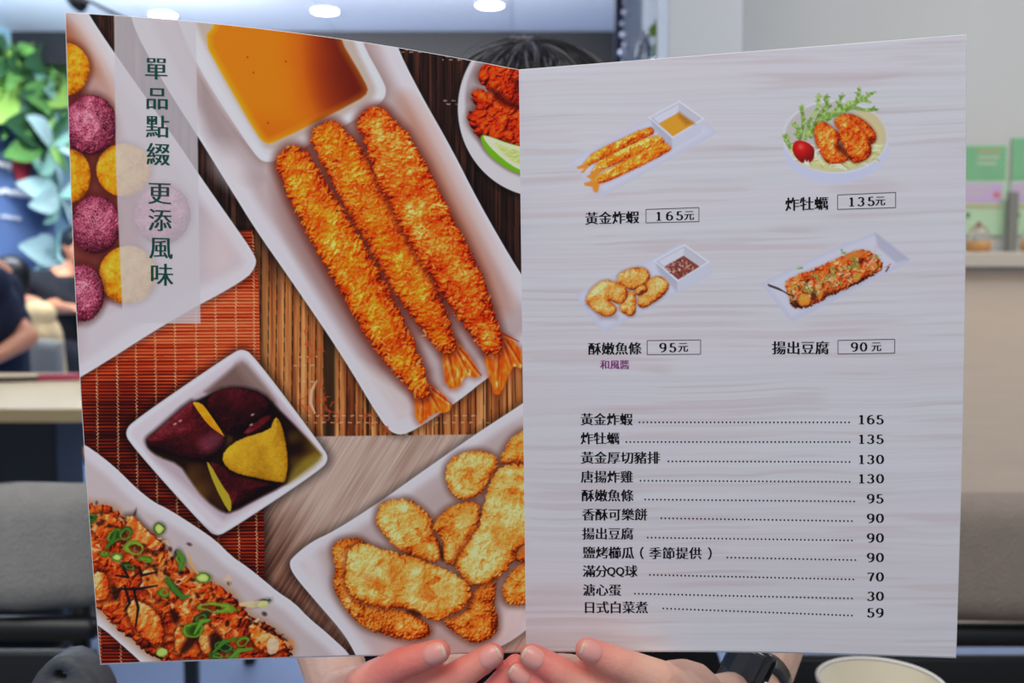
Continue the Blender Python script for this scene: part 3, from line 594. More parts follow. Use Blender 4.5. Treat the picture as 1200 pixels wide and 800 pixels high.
class Print:
    def __init__(self, X, Y):
        self.X, self.Y = X, Y
        self.C = np.zeros(X.shape + (3,)); self.I = np.zeros(X.shape, np.int16)
    def win(self, x0, y0, x1, y1):
        m = (self.X > x0) & (self.X < x1) & (self.Y > y0) & (self.Y < y1)
        r = np.where(m.any(1))[0]; c = np.where(m.any(0))[0]
        if len(r) < 2 or len(c) < 2: return None
        return (slice(r[0], r[-1] + 1), slice(c[0], c[-1] + 1))
    def xy(self, w): return self.X[w], self.Y[w]
    def poly(self, pts, rnd=2, pad=4):
        p = chaikin(pts, rnd) if rnd else np.asarray(pts, float)
        w = self.win(p[:, 0].min() - pad, p[:, 1].min() - pad, p[:, 0].max() + pad, p[:, 1].max() + pad)
        x, y = self.xy(w)
        d = np.full(x.shape, 1e9); s = np.zeros(x.shape, bool)
        for i in range(len(p)):
            ax, ay = p[i - 1]; bx, by = p[i]
            ex, ey = bx - ax, by - ay
            wx, wy = x - ax, y - ay
            t = np.clip((wx * ex + wy * ey) / (ex * ex + ey * ey + 1e-9), 0, 1)
            d = np.minimum(d, (wx - ex * t) ** 2 + (wy - ey * t) ** 2)
            if abs(ey) > 1e-9:
                c = ((ay > y) != (by > y)) & (wx < ex * wy / ey)
                s ^= c
        return w, np.where(s, -1, 1) * np.sqrt(d)
    def ell(self, cx, cy, rx, ry, ang=0, pad=4):
        r = max(rx, ry) + pad
        w = self.win(cx - r, cy - r, cx + r, cy + r)
        x, y = self.xy(w); c, s = math.cos(ang), math.sin(ang)
        u = ((x - cx) * c + (y - cy) * s) / rx; v = (-(x - cx) * s + (y - cy) * c) / ry
        k = np.hypot(u, v)
        return w, (k - 1) * min(rx, ry)
    def path(self, pts, rad, pad=6):          # tapered polyline
        p = np.asarray(pts, float); r = np.broadcast_to(np.asarray(rad, float), (len(p),))
        R = r.max() + pad
        w = self.win(p[:, 0].min() - R, p[:, 1].min() - R, p[:, 0].max() + R, p[:, 1].max() + R)
        x, y = self.xy(w); best = np.full(x.shape, 1e9); along = np.zeros(x.shape); side = np.zeros(x.shape); L = 0
        for i in range(len(p) - 1):
            e = p[i + 1] - p[i]; l2 = e @ e + 1e-9; l = math.sqrt(l2)
            wx, wy = x - p[i, 0], y - p[i, 1]
            t = np.clip((wx * e[0] + wy * e[1]) / l2, 0, 1)
            d = np.hypot(wx - e[0] * t, wy - e[1] * t) - (r[i] + (r[i + 1] - r[i]) * t)
            m = d < best; best = np.where(m, d, best)
            along = np.where(m, L + t * l, along); side = np.where(m, (wx * e[1] - wy * e[0]) / l, side); L += l
        return w, best, along, side
    def fill(self, w, d, col, a=1, soft=.7, id=None):
        al = np.clip(.5 - d / (2 * soft), 0, 1) * a
        c = self.C[w]; c[...] = c * (1 - al[..., None]) + np.asarray(col, float) * al[..., None]
        if id is not None: self.I[w] = np.where(d < 0, id, self.I[w])
    def shade(self, w, d, k, col=None, blur=8, off=0):   # printed photo's own soft shadow
        al = (1 - sm(-blur, blur, d - off)) * k
        c = self.C[w]; t = np.zeros(3) if col is None else np.asarray(col, float)
        c[...] = c * (1 - al[..., None]) + t * al[..., None]
    def relief(self, w, h, L=(-.45, -.55, .7)):
        x, y = self.xy(w)
        sx = max(1e-3, abs(x[0, -1] - x[0, 0]) / max(1, x.shape[1] - 1)); sy = max(1e-3, abs(y[-1, 0] - y[0, 0]) / max(1, y.shape[0] - 1))
        gy, gx = np.gradient(h); gx = gx / sx; gy = gy / sy
        n = np.sqrt(1 + gx * gx + gy * gy); L = np.asarray(L) / np.linalg.norm(L)
        return (-gx * L[0] - gy * L[1] + L[2]) / n
    def food(self, w, d, stops, R=18, flake=5., amp=2., edge=2., seed=0, id=None, dome=.8, kind='crumb', contrast=1., lift=0., stretch=(1, 1, 0)):
        x, y = self.xy(w); ca, sa = math.cos(stretch[2]), math.sin(stretch[2])
        u = ((x * ca + y * sa) / flake / stretch[0]); v = ((-x * sa + y * ca) / flake / stretch[1])
        wx = fbm(x / flake / 1.3, y / flake / 1.3, seed, 2) * .7; wy = fbm(x / flake / 1.3, y / flake / 1.3, seed + 1, 2) * .7
        f1, f2, r = worley(u + wx, v + wy, seed)
        big = fbm(x / 22., y / 22., seed + 2, 3)
        fine = fbm(x / 2.2, y / 2.2, seed + 3, 2)
        dd = d + (f1 - .5) * edge * 1.4 + fine * edge * .4
        t = np.clip(-dd / R, 0, 1)
        h = R * dome * np.sqrt(np.clip(1 - (1 - t) ** 2, 0, 1))
        lump = fbm(x / (flake * 1.9) + wx, y / (flake * 1.9) + wy, seed + 4, 3)
        mid = fbm(x / (flake * 3.2), y / (flake * 3.2), seed + 1, 2)
        if kind == 'crumb':                       # coarse golden breadcrumb crust
            pop = sm(.45, .75, r)
            h = h + amp * ((1 - f1) * (.35 + .9 * pop) + lump * 1.5 + fine * .3) + mid * 2.4
            s = self.relief(w, h)
            tone = .20 - .17 * (1 - t) ** 3 + .5 * s * contrast + .16 * (r - .5) + .26 * mid + .16 * lump + .1 * fine + .12 * pop * (.45 - f1) + lift
        elif kind == 'batter':                    # smooth lumpy batter with fine sandy grain
            h = h + amp * (lump * 2. + fine * .35) + mid * 3.2
            s = self.relief(w, h)
            sand = vnoise(x / 1.3, y / 1.3, seed + 2)
            tone = .2 - .26 * (1 - t) ** 3 + .52 * s * contrast + .12 * lump + .2 * sm(-.5, .5, mid) - .3 * sm(.08, .7, fbm(x / 15. + wx, y / 15. + wy, seed + 5, 3)) + .2 * (sand - .5) + .12 * big + lift - .25 * (vnoise(x / 1.9, y / 1.9, seed + 6) > .93)
        else:
            h = h + amp * (big * 2.5 + (1 - f1) * .5 + fine * .12)
            s = self.relief(w, h)
            tone = .1 + .72 * s * contrast + .2 * big + .06 * fine + .08 * (r - .5) + lift
        if False: pass
        self.fill(w, dd, ramp(np.clip(tone, 0, 1), stops), id=id)
        return dd

TEMP = [(0, (96, 16, 2)), (.25, (168, 42, 6)), (.45, (216, 76, 12)), (.62, (232, 108, 26)), (.8, (242, 150, 60)), (1, (250, 206, 136))]
TEMP2 = [(0, (104, 20, 2)), (.25, (178, 54, 6)), (.45, (222, 88, 10)), (.62, (236, 118, 20)), (.8, (244, 156, 44)), (1, (252, 210, 120))]
FISH = [(0, (96, 32, 6)), (.25, (174, 78, 20)), (.45, (216, 118, 36)), (.62, (228, 148, 66)), (.8, (236, 178, 106)), (1, (242, 210, 160))]
KARA = [(0, (40, 6, 4)), (.25, (100, 18, 8)), (.45, (165, 40, 10)), (.62, (205, 66, 14)), (.8, (226, 98, 30)), (1, (240, 150, 80))]
PURP = [(0, (60, 14, 28)), (.3, (112, 34, 58)), (.5, (150, 58, 86)), (.7, (182, 98, 122)), (1, (226, 176, 190))]
YELL = [(0, (140, 70, 8)), (.3, (196, 124, 18)), (.55, (222, 156, 40)), (.8, (234, 178, 64)), (1, (244, 206, 120))]
TOFU = [(0, (28, 8, 6)), (.25, (98, 24, 8)), (.45, (168, 54, 14)), (.62, (200, 82, 24)), (.8, (222, 126, 52)), (1, (240, 190, 136))]

def plate_white(P, pts, id, lip=(200, 196, 203), well=(186, 178, 184), inset=10, rnd=2, seed=0, wellc=None, shadow=.45, soft=5):
    w, d = P.poly(pts, rnd, pad=26)
    P.shade(w, d, shadow, blur=9, off=3)
    P.fill(w, d, lip, id=id)
    x, y = P.xy(w)
    k = sm(inset - soft, inset + soft, -d)
    c = P.C[w]; m = (d < 0)[..., None]
    tgt = np.asarray(well, float) + (fbm(x / 60, y / 60, seed, 2) * 5)[..., None]
    c[...] = np.where(m, c * (1 - k[..., None]) + tgt * k[..., None], c)
    edge = np.exp(-((-d - 1.2) / 1.6) ** 2) * .5        # bright line on the lip
    c[...] = np.where(m, c + (np.array([222, 220, 226]) - c) * edge[..., None] * .5, c)
    return w, d

def blob(P, pts, stops, id, sh=.6, shcol=(70, 30, 20), off=3, rnd=2, **k):
    w, d = P.poly(pts, rnd, pad=16)
    P.shade(w, d, sh, col=shcol, blur=7, off=off)
    return w, P.food(w, d, stops, id=id, **k)

def T(sx, sy, s, pts): return [(sx + a / s, sy + b / s) for a, b in pts]

def paint_left(X, Y):
    P = Print(X, Y); C = P.C; x, y = X, Y
    # --- dark reed mat behind everything (lighter and straw coloured low down)
    st = vnoise(x / 3.1, y / 160, 1); st2 = vnoise(x / 9., y / 300, 2); st3 = vnoise(x / 1.6, y / 40, 3)
    low = sm(300, 420, y + (x < 460) * 60 + (st2 - .5) * 60)
    dark = ramp(np.clip(.1 + .5 * st + .3 * st3 * st2, 0, 1), [(0, (18, 11, 11)), (.35, (44, 27, 24)), (.7, (78, 48, 38)), (1, (122, 80, 62))])
    lite = ramp(np.clip(.05 + .5 * st + .3 * st2 + .25 * st3, 0, 1), [(0, (50, 20, 10)), (.3, (112, 60, 32)), (.6, (170, 110, 64)), (1, (214, 166, 116))])
    C[...] = dark * (1 - low[..., None]) + lite * low[..., None]
    rx_ = x + 3 * vnoise(y / 200, x / 40, 2); gap = np.maximum(sm(.84, .92, vnoise(x / 7., y / 900, 5)), .8 * (np.abs((rx_ / 9.3) % 1 - .5) > .43))        # dark gaps between reeds
    C[...] *= (1 - .65 * gap)[..., None]
    for yy, xa, xb in ((58, 470, 520), (61, 470, 520), (66, 518, 560), (70, 518, 560), (118, 520, 560), (122, 520, 560), (418, 344, 372), (428, 344, 372), (447, 352, 372), (487, 352, 560), (495, 352, 620)):
        dash = (np.sin(x * .62 + yy) > .2) & (x > xa) & (x < xb) & (np.abs(y - yy) < .8)
        C[...] = np.where(dash[..., None], C * .35 + np.array((200, 170, 150)) * .65, C)
    # --- pale wooden table top
    w, d = P.poly([(300, 512), (620, 508), (620, 790), (300, 790)], 0)
    xx, yy = P.xy(w); a = math.radians(-58)
    u = xx * math.cos(a) + yy * math.sin(a); v = -xx * math.sin(a) + yy * math.cos(a)
    g = .55 * vnoise(u / 60, v / 1.7, 1) + .3 * vnoise(u / 30, v / 1.0, 2) + .3 * vnoise(u / 120, v / 14, 4)
    dk = sm(0, 140, (yy - 560) + (350 - xx) * .9)
    wood = ramp(g, [(0, (150, 124, 112)), (.5, (174, 152, 142)), (1, (192, 176, 166))]) * (1 - dk[..., None]) + ramp(g, [(0, (56, 34, 28)), (.5, (104, 70, 58)), (1, (150, 116, 100))]) * dk[..., None]
    P.fill(w, d, wood, id=1)
    # --- red slatted mat with stitched rows
    w, d = P.poly([(60, 270), (296, 270), (303, 330), (306, 480), (310, 640), (310, 800), (60, 800)], 0)
    P.shade(w, d, .5, blur=10, off=4)
    xx, yy = P.xy(w)
    ys = yy + (xx - 200) * .006
    sl = .5 + .5 * np.cos(ys * 2 * math.pi / 3.9)
    tone = .1 + .5 * sl * (.6 + .8 * vnoise(xx / 400, np.floor(ys / 3.9) * 1.7, 3)) + .35 * vnoise(xx / 70, ys / 2, 4) - .3 * sm(400, 560, yy) + .22 * sm(300, 360, yy) * (1 - sm(420, 520, yy))
    dkr = np.clip(.35 * np.exp(-((xx - 150) ** 2 + (yy - 480) ** 2) / 5000), 0, 1)
    red = ramp(np.clip(tone - dkr, 0, 1), [(0, (46, 10, 8)), (.3, (104, 26, 12)), (.55, (160, 56, 26)), (.8, (190, 84, 46)), (1, (214, 128, 88))])
    P.fill(w, d, red, id=2)
    for k, x0 in enumerate((114, 138, 160, 183, 206, 231, 254, 278, 299)):
        wx = x0 + (yy - 480) * .012
        st_ = (np.abs(xx - wx - .8 * np.sin(yy * 1.55)) < .75) & (d < 0) & (np.sin(yy * 1.55 * 2) > -.55)
        c = P.C[w]; c[...] = np.where(st_[..., None], c * .25 + np.array((236, 186, 146)) * .75, c)
    # --- upper left plate with coloured balls
    w, d = plate_white(P, [(40, -30), (90, -10), (104, 17), (134, 62), (200, 155), (235, 207), (272, 260), (300, 300), (300, 312), (288, 328), (200, 375), (96, 442), (40, 470)], 3, inset=16, seed=1, well=(184, 172, 178), rnd=2, soft=8)
    # brown well of the dish and a tan reflection painted along its far wall
    w, d = P.poly([(60, 10), (92, 40), (126, 108), (150, 190), (166, 230), (172, 300), (160, 340), (118, 352), (60, 400)], 2, 16)
    P.fill(w, d, (112, 50, 42), a=.92, soft=9, id=3)
    w, d = P.poly([(60, 18), (86, 34), (112, 70), (134, 120), (140, 160), (118, 140), (96, 80), (60, 40)], 2, 16)
    P.fill(w, d, (172, 108, 70), a=.85, soft=11)
    w, d = P.poly([(100, 84), (124, 92), (136, 130), (136, 160), (118, 150), (98, 112)], 2, 12); P.fill(w, d, (178, 150, 148), a=.9, soft=7)
    w, d = P.poly([(78, 10), (100, 24), (128, 72), (140, 118), (146, 160), (128, 110), (104, 62), (78, 30)], 1, 12); P.fill(w, d, (200, 178, 168), a=.5, soft=8)
    w, d = P.poly([(245, 250), (262, 262), (282, 298), (276, 316), (250, 330), (238, 300)], 2, 20); P.fill(w, d, (204, 190, 192), a=.6, soft=14)
    w, d = P.poly([(96, 372), (150, 352), (290, 318), (240, 350), (97, 432)], 1, 12); P.fill(w, d, (200, 196, 202), a=.6, soft=10)
    for kb, (cx, cy, rx, ry, st, sd) in enumerate(((76, 81, 29, 31, YELL, 1), (84, 206, 22, 31, YELL, 2), (145, 199, 32, 31, YELL, 3), (150, 322, 34, 34, YELL, 4), (190, 251, 33, 35, PURP, 5),
                                     (106, 146, 31, 35, PURP, 6), (112, 263, 29, 34, PURP, 7), (97, 343, 25, 33, PURP, 1))):
        w, d = P.ell(cx, cy, rx, ry, pad=14)
        P.shade(w, d, .55, col=(60, 20, 16), blur=6, off=3)
        P.food(w, d, st, R=26, flake=3. if st is PURP else 2.2, amp=1.3 if st is PURP else .16, edge=1.2 if st is PURP else .5, seed=sd, id=30 + kb, dome=.8, kind='crumb', contrast=.8 if st is PURP else .62, lift=.06 if st is PURP else .16)
        if st is PURP:
            xx, yy = P.xy(w); f1, f2, _ = worley(xx / 3.4 + fbm(xx / 5, yy / 5, sd, 2), yy / 2.6 + fbm(xx / 5, yy / 5, sd + 1, 2), sd); m = (1 - sm(.08, .34, f2 - f1)) * (d < -1.5) * .62 * (1 - np.clip(np.hypot(xx - cx + 4, yy - cy + 6) / 46, 0, 1)); c = P.C[w]; c[...] = c * (1 - m[..., None]) + np.array((232, 184, 196)) * m[..., None]
    # --- main oblong plate
    w, d = plate_white(P, [(150, -30), (150, 21), (190, 95), (232, 160), (268, 218), (300, 270), (340, 327), (400, 415), (448, 496), (463, 510), (482, 507), (540, 468), (571, 442), (640, 400), (640, 360), (612, 325), (560, 235), (530, 175), (490, 105), (462, 48), (440, -30)], 6, inset=20, rnd=2, seed=3, well=(178, 162, 164), soft=8)
    w, d = P.poly([(318, 196), (336, 200), (420, 350), (470, 452), (500, 480), (470, 478), (400, 380), (330, 262)], 2, 24); P.fill(w, d, (136, 96, 90), a=.75, soft=12)
    w, d = P.poly([(408, 420), (450, 470), (470, 500), (520, 468), (545, 450), (500, 470), (450, 440)], 2, 20); P.fill(w, d, (206, 198, 200), a=.8, soft=9)
    w, d = P.poly([(464, 110), (484, 118), (530, 210), (575, 300), (600, 380), (560, 320), (500, 215)], 2, 24); P.fill(w, d, (176, 112, 84), a=.62, soft=14)
    w, d = P.poly([(500, 195), (530, 235), (572, 318), (586, 372), (560, 340), (520, 260)], 2, 24); P.fill(w, d, (190, 146, 132), a=.55, soft=9)
    w, d = P.poly([(482, 108), (500, 130), (545, 222), (590, 310), (606, 372), (598, 318), (560, 250)], 2, 12); P.fill(w, d, (202, 180, 176), a=.6, soft=6)
    w, d = P.poly([(232, 75), (268, 150), (310, 205), (298, 220), (268, 200), (232, 140)], 1, 20); P.fill(w, d, (150, 134, 136), a=.7, soft=8)
    w, d = P.ell(272, 196, 26, 18, .9, 10); P.fill(w, d, (206, 200, 204), a=.8, soft=12)
    # --- square sauce cup
    w, d = P.poly([(190, -30), (206, 22), (234, 82), (268, 135), (300, 184), (312, 191), (328, 187), (400, 150), (446, 122), (454, 108), (448, 92), (424, 50), (400, -30)], 2, 20)
    P.shade(w, d, .35, col=(110, 80, 70), blur=8, off=3)
    P.fill(w, d, (198, 196, 202), id=7)
    k = np.exp(-((-d - 5) / 3.2) ** 2)[..., None]; c = P.C[w]; c[...] = np.where((d < 0)[..., None], c * (1 - .5 * k) + np.array((220, 220, 226)) * .5 * k, c)
    w, d = P.poly([(214, -30), (226, 22), (252, 78), (304, 166), (314, 176), (328, 173), (432, 120), (441, 108), (436, 94), (412, 46), (396, -30)], 2, 14)
    P.fill(w, d, (182, 168, 160), soft=3)
    w, d = P.poly([(206, -30), (222, 26), (248, 92), (303, 170), (290, 166), (246, 106), (214, 40)], 1, 14); P.fill(w, d, (202, 200, 206), soft=5)
    w, d = P.poly([(250, -30), (254, 26), (238, 46), (262, 90), (300, 156), (311, 169), (324, 166), (420, 118), (432, 108), (428, 96), (396, 42), (380, -30)], 1, 10)
    xx, yy = P.xy(w)
    tt = sm(318, 412, xx - (yy - 60) * .18 + fbm(xx / 50, yy / 50, 2, 2) * 10)
    tt = np.maximum(tt, .25 * sm(120, 165, yy))
    base = ramp(tt, [(0, (196, 122, 22)), (.35, (186, 100, 22)), (.65, (150, 62, 20)), (1, (104, 32, 20))])
    rim = np.clip(1 + d / 9, 0, 1) * (.45 + .55 * (1 - sm(300, 360, xx)))
    base = base * (1 - rim[..., None] * .85) + np.array((218, 162, 24)) * rim[..., None] * .85
    P.fill(w, d, base, id=8, soft=1.1)
    for cx, cy in ((290, 67), (314, 144), (297, 85), (335, 72), (398, 87)): w, d = P.ell(cx, cy, .9, .9); P.fill(w, d, (90, 50, 20), a=.8)
    # --- fried prawns
    A = ([(345, 192), (362, 225), (379, 256), (402, 296), (426, 338), (447, 376), (468, 412), (485, 440), (494, 458)], [20, 23, 24, 25, 25, 24, 20, 14, 9])
    B = ([(386, 163), (402, 186), (417, 214), (438, 250), (464, 295), (488, 338), (507, 374), (524, 404)], [20, 24, 25, 26, 26, 24, 18, 10])
    Cc = ([(440, 146), (456, 172), (474, 208), (495, 250), (519, 294), (541, 333), (559, 368), (576, 402)], [20, 26, 29, 29, 28, 25, 20, 13])
    def tail(pts, lines, sd, id):
        w, d = P.poly(pts, 1, 8); P.shade(w, d, .5, (120, 50, 30), 6, 2)
        xx, yy = P.xy(w); n = vnoise(xx / 2.4, yy / 7, sd); n2 = vnoise(xx / 5, yy / 5, sd + 1)
        P.fill(w, d + n * 1.5, ramp(.3 + .7 * n * n2 + .2 * n, [(0, (150, 44, 10)), (.4, (210, 92, 20)), (.7, (232, 134, 40)), (1, (250, 200, 130))]), id=id)
        for l in lines:
            w, d, _, _ = P.path(l, [1.6, .7]); P.fill(w, d, (236, 160, 96), a=.7)
            w, d, _, _ = P.path([(l[0][0] + 3, l[0][1]), (l[1][0] + 4, l[1][1])], [1.4, .6]); P.fill(w, d, (150, 50, 16), a=.7)
    tail([(572, 398), (594, 392), (606, 404), (613, 410), (613, 436), (604, 428), (596, 440), (588, 462), (578, 464), (572, 440), (566, 420)], [((582, 404), (580, 456)), ((588, 402), (598, 432)), ((592, 400), (610, 430)), ((584, 390), (604, 400))], 1, 52)
    tail([(516, 398), (532, 394), (548, 414), (564, 436), (560, 444), (546, 440), (538, 456), (524, 456), (518, 430)], [((522, 410), (530, 452)), ((530, 404), (545, 436)), ((536, 408), (560, 440))], 2, 51)
    tail([(484, 448), (502, 448), (520, 462), (531, 474), (526, 484), (510, 484), (502, 490), (492, 498), (486, 490), (485, 470)], [((492, 456), (492, 492)), ((500, 458), (512, 480)), ((504, 456), (526, 474))], 3, 50)
    for pts, rad, sd, stp, lf in ((B[0], B[1], 2, TEMP2, .03), (A[0], A[1], 1, TEMP2, .07), (Cc[0], Cc[1], 3, TEMP, .08)):
        w, d, al, sd_ = P.path(pts, rad, 16)
        P.shade(w, d, .85, col=(92, 34, 22), blur=9, off=5)
        P.food(w, d, stp, R=22, flake=5., amp=1.55, edge=5., seed=sd, id=49 + sd, dome=.7, stretch=(1, 1.5, .6 * sd), contrast=.9, lift=lf + .06)
        x2, y2 = P.xy(w)                                        # pale flakes
        f1, f2, r = worley(x2 / 6.5 + fbm(x2 / 6, y2 / 6, sd, 2) * .5, y2 / 4.5, sd)
        m = (1 - sm(.16, .3, f1)) * (r > .62) * (d < -3)
        c = P.C[w]; c[...] = c * (1 - .5 * m[..., None]) + np.array((248, 178, 92)) * .5 * m[..., None]
        rq = np.random.RandomState(sd); pp = np.array(pts)
        for k in range(110):
            i = rq.randint(0, len(pts) - 1); u = rq.rand(); c0 = pp[i] * (1 - u) + pp[i + 1] * u; rr = rad[i] * .9
            e = pp[i + 1] - pp[i]; e = e / np.hypot(*e); nn = np.array((-e[1], e[0])); c0 = c0 + nn * rq.uniform(-1, 1) * rr
            a = rq.uniform(0, 6.28); l = rq.uniform(2.5, 6.5); c1 = c0 + l * np.array((math.cos(a), math.sin(a)))
            w_, d_, _, _ = P.path([c0 + (.7, .9), c1 + (.7, .9)], [1.1, .6], 3); P.fill(w_, d_, (170, 60, 12), a=.4)
            w_, d_, _, _ = P.path([c0, c1], [1.1, .5], 3); P.fill(w_, d_, (252, 190, 110) if k % 3 else (238, 130, 40), a=.6)
    for cx, cy in ((395, 247),): w, d = P.ell(cx, cy, 1.2, 1.2); P.fill(w, d, (60, 20, 8))
    # orange shreds on the reed mat
    rs = np.random.RandomState(5)
    for k in range(26):
        bx, by = [(368, 402), (372, 470), (390, 490), (364, 480), (430, 494)][k % 5]
        bx += rs.uniform(-10, 12) * (2 if k % 5 > 2 else 1); by += rs.uniform(-16, 14) * (.5 if k % 5 > 1 else 1)
        a = rs.uniform(0, 6.28); q = [(bx, by), (bx + 6 * math.cos(a), by + 5 * math.sin(a)), (bx + 9 * math.cos(a + .7), by + 9 * math.sin(a + .7))]
        w, d, _, _ = P.path(q, [.9, .9, .5]); P.fill(w, d, (178, 76, 44), a=.7)
    w, d, _, _ = P.path([(371, 446), (365, 458), (364, 472), (369, 484)], [.8, 1.8, 1.8, 1]); P.fill(w, d, (206, 172, 150), a=.9)
    # --- round bowl with red fried chicken and a lime wedge
    w, d = P.ell(637, 127, 100.5, 104, 0, 16); P.shade(w, d, .6, blur=8, off=3)
    P.fill(w, d, (196, 193, 199), id=10)
    w2, d2 = P.ell(646, 118, 101, 94, 0, 6); P.fill(w2, d2, (160, 148, 152), soft=2)
    w2, d2 = P.ell(652, 116, 96, 84, 0, 6); P.fill(w2, d2, (186, 178, 182), soft=9)
    blob(P, [(640, 60), (600, 68), (576, 72), (559, 84), (561, 97), (571, 100), (572, 110), (560, 103), (552, 113), (557, 124), (548, 137), (552, 149), (562, 160), (578, 166), (596, 174), (640, 190)], KARA, 11, R=13, flake=9, amp=3.0, edge=4, seed=2, kind='crumb', contrast=1.05, lift=-.04)
    for pts in ([(572, 100), (582, 104), (596, 118), (612, 122), (612, 130), (594, 126), (576, 114)], [(600, 96), (612, 92), (612, 104)]):
        w, d = P.poly(pts, 2, 10); P.fill(w, d, (64, 12, 8), a=.8, soft=3.5)
    w, d = P.poly([(562, 157), (576, 160), (594, 167), (614, 172), (614, 206), (596, 199), (576, 185), (566, 172)], 1, 8)
    P.shade(w, d, .4, (60, 20, 10), 5, 1)
    P.fill(w, d, (112, 164, 40), id=12)
    w, d = P.poly([(565, 158), (576, 161), (594, 168), (614, 173), (614, 201), (598, 193), (580, 178), (570, 167)], 1, 6)
    P.fill(w, d, (214, 216, 186)); xx, yy = P.xy(w)
    w, d = P.poly([(576, 165), (594, 172), (614, 177), (614, 196), (600, 189), (586, 177)], 1, 6)
    xx, yy = P.xy(w); P.fill(w, d, ramp(vnoise(xx / 3, yy / 1.6, 3), [(0, (168, 184, 108)), (1, (206, 210, 160))]), soft=1.5)
    # --- square bowl with sweet potato
    out = T(140, 400, 3.335, [(20, 350), (60, 305), (440, 45), (480, 28), (522, 50), (800, 420), (818, 458), (790, 500), (420, 745), (378, 760), (345, 740), (40, 400)])
    w, d = P.poly(out, 2, 22); P.shade(w, d, .55, blur=10, off=4)
    P.fill(w, d, (198, 190, 198), id=13)
    k = np.exp(-((-d - 3.5) / 3) ** 2)[..., None]; c = P.C[w]; c[...] = np.where((d < 0)[..., None], c * (1 - .6 * k) + np.array((216, 210, 216)) * .6 * k, c)
    w, d = P.poly(T(140, 400, 3.335, [(95, 372), (440, 100), (478, 68), (510, 90), (760, 400), (780, 452), (600, 580), (415, 700), (390, 690), (250, 560), (110, 440)]), 1, 14)
    P.fill(w, d, (176, 160, 168), soft=4)
    w, d = P.poly(T(140, 400, 3.335, [(310, 215), (400, 140), (472, 76), (505, 100), (640, 270), (560, 240), (450, 175)]), 1, 14); P.fill(w, d, (116, 92, 88), a=.95, soft=3)
    w, d = P.poly(T(140, 400, 3.335, [(455, 90), (480, 76), (520, 120), (600, 220), (560, 215), (480, 130)]), 1, 14); P.fill(w, d, (150, 130, 124), a=.7, soft=6)
    w, d = P.poly(T(140, 400, 3.335, [(105, 385), (230, 275), (330, 212), (450, 175), (560, 205), (640, 280), (780, 425), (792, 452), (700, 520), (640, 566), (520, 625), (440, 668), (410, 672), (330, 615), (275, 540), (235, 480), (150, 450), (112, 420)]), 1, 14)
    xx, yy = P.xy(w)
    sc = ramp(np.clip(.5 + .5 * fbm(xx / 30, yy / 30, 4, 2) + .8 * sm(350, 384, xx), 0, 1), [(0, (20, 9, 9)), (.6, (34, 16, 12)), (1, (104, 80, 30))])
    P.fill(w, d, sc, id=14, soft=2)
    w, d = P.poly(T(140, 400, 3.335, [(640, 560), (700, 470), (790, 430), (786, 470), (680, 545)]), 1, 10); P.fill(w, d, (140, 122, 48), a=.8, soft=4)
    w, d = P.poly(T(140, 400, 3.335, [(250, 480), (330, 480), (400, 560), (420, 650), (395, 660), (320, 590)]), 1, 10); P.fill(w, d, (74, 44, 24), a=.6, soft=5)
    skin = [(0, (20, 6, 10)), (.35, (54, 14, 20)), (.6, (92, 24, 30)), (.8, (136, 58, 70)), (1, (200, 150, 166))]
    flesh = [(0, (120, 80, 8)), (.35, (166, 120, 26)), (.6, (190, 152, 44)), (.85, (206, 176, 50)), (1, (226, 204, 100))]
    s = 3.335
    def skn(pts, sd, lift=-.08, cols=skin, id=15):
        w, d = P.poly(T(140, 400, s, pts), 1, 12); P.shade(w, d, .7, (12, 5, 5), 4, 2)
        P.food(w, d, cols, R=22, flake=4, amp=.7 if cols is skin else .25, edge=.5, seed=sd, id=id, kind='smooth', contrast=.85 if cols is skin else .55, lift=lift if cols is skin else lift + .1, dome=.6)
    skn([(330, 240), (380, 190), (460, 178), (560, 200), (605, 260), (570, 300), (490, 355), (430, 370), (395, 330)], 3, -.22, id=70)
    skn([(480, 350), (590, 275), (605, 320), (540, 370), (500, 380)], 2, -.05, id=70)
    skn([(104, 388), (112, 372), (150, 345), (275, 232), (300, 238), (400, 350), (420, 378), (404, 420), (336, 472), (310, 468), (220, 448), (120, 415)], 1, -.02, id=71)
    w, d = P.poly(T(140, 400, s, [(282, 234), (320, 240), (345, 270), (414, 372), (395, 362), (345, 325), (300, 262)]), 1); xx, yy = P.xy(w); P.fill(w, d, ramp(.4 + .6 * vnoise(xx / 4, yy / 4, 1), [(0, (190, 120, 14)), (1, (226, 160, 40))]), id=71)
    w, d = P.poly(T(140, 400, s, [(300, 390), (370, 350), (412, 378), (380, 420), (330, 440)]), 1, 8); P.fill(w, d, (150, 90, 112), a=.4, soft=5)
    skn([(340, 468), (400, 480), (470, 530), (620, 556), (560, 590), (436, 664), (420, 620)], 4, -.1, id=72)
    w, d = P.poly(T(140, 400, s, [(338, 470), (352, 474), (400, 560), (436, 610), (438, 662), (424, 664), (370, 560)]), 1); P.fill(w, d, (166, 150, 50), id=72)
    skn([(400, 470), (410, 425), (470, 380), (590, 345), (600, 310), (618, 290), (645, 360), (660, 470), (650, 545), (635, 552), (520, 530), (440, 510)], 5, .1, flesh, 73)
    for cx, cy in ((217, 322), (238, 310), (520, 286), (515, 325)): w, d = P.ell(140 + cx / s, 400 + cy / s, 2, 1, -.5); P.fill(w, d, (216, 186, 190), a=.8)
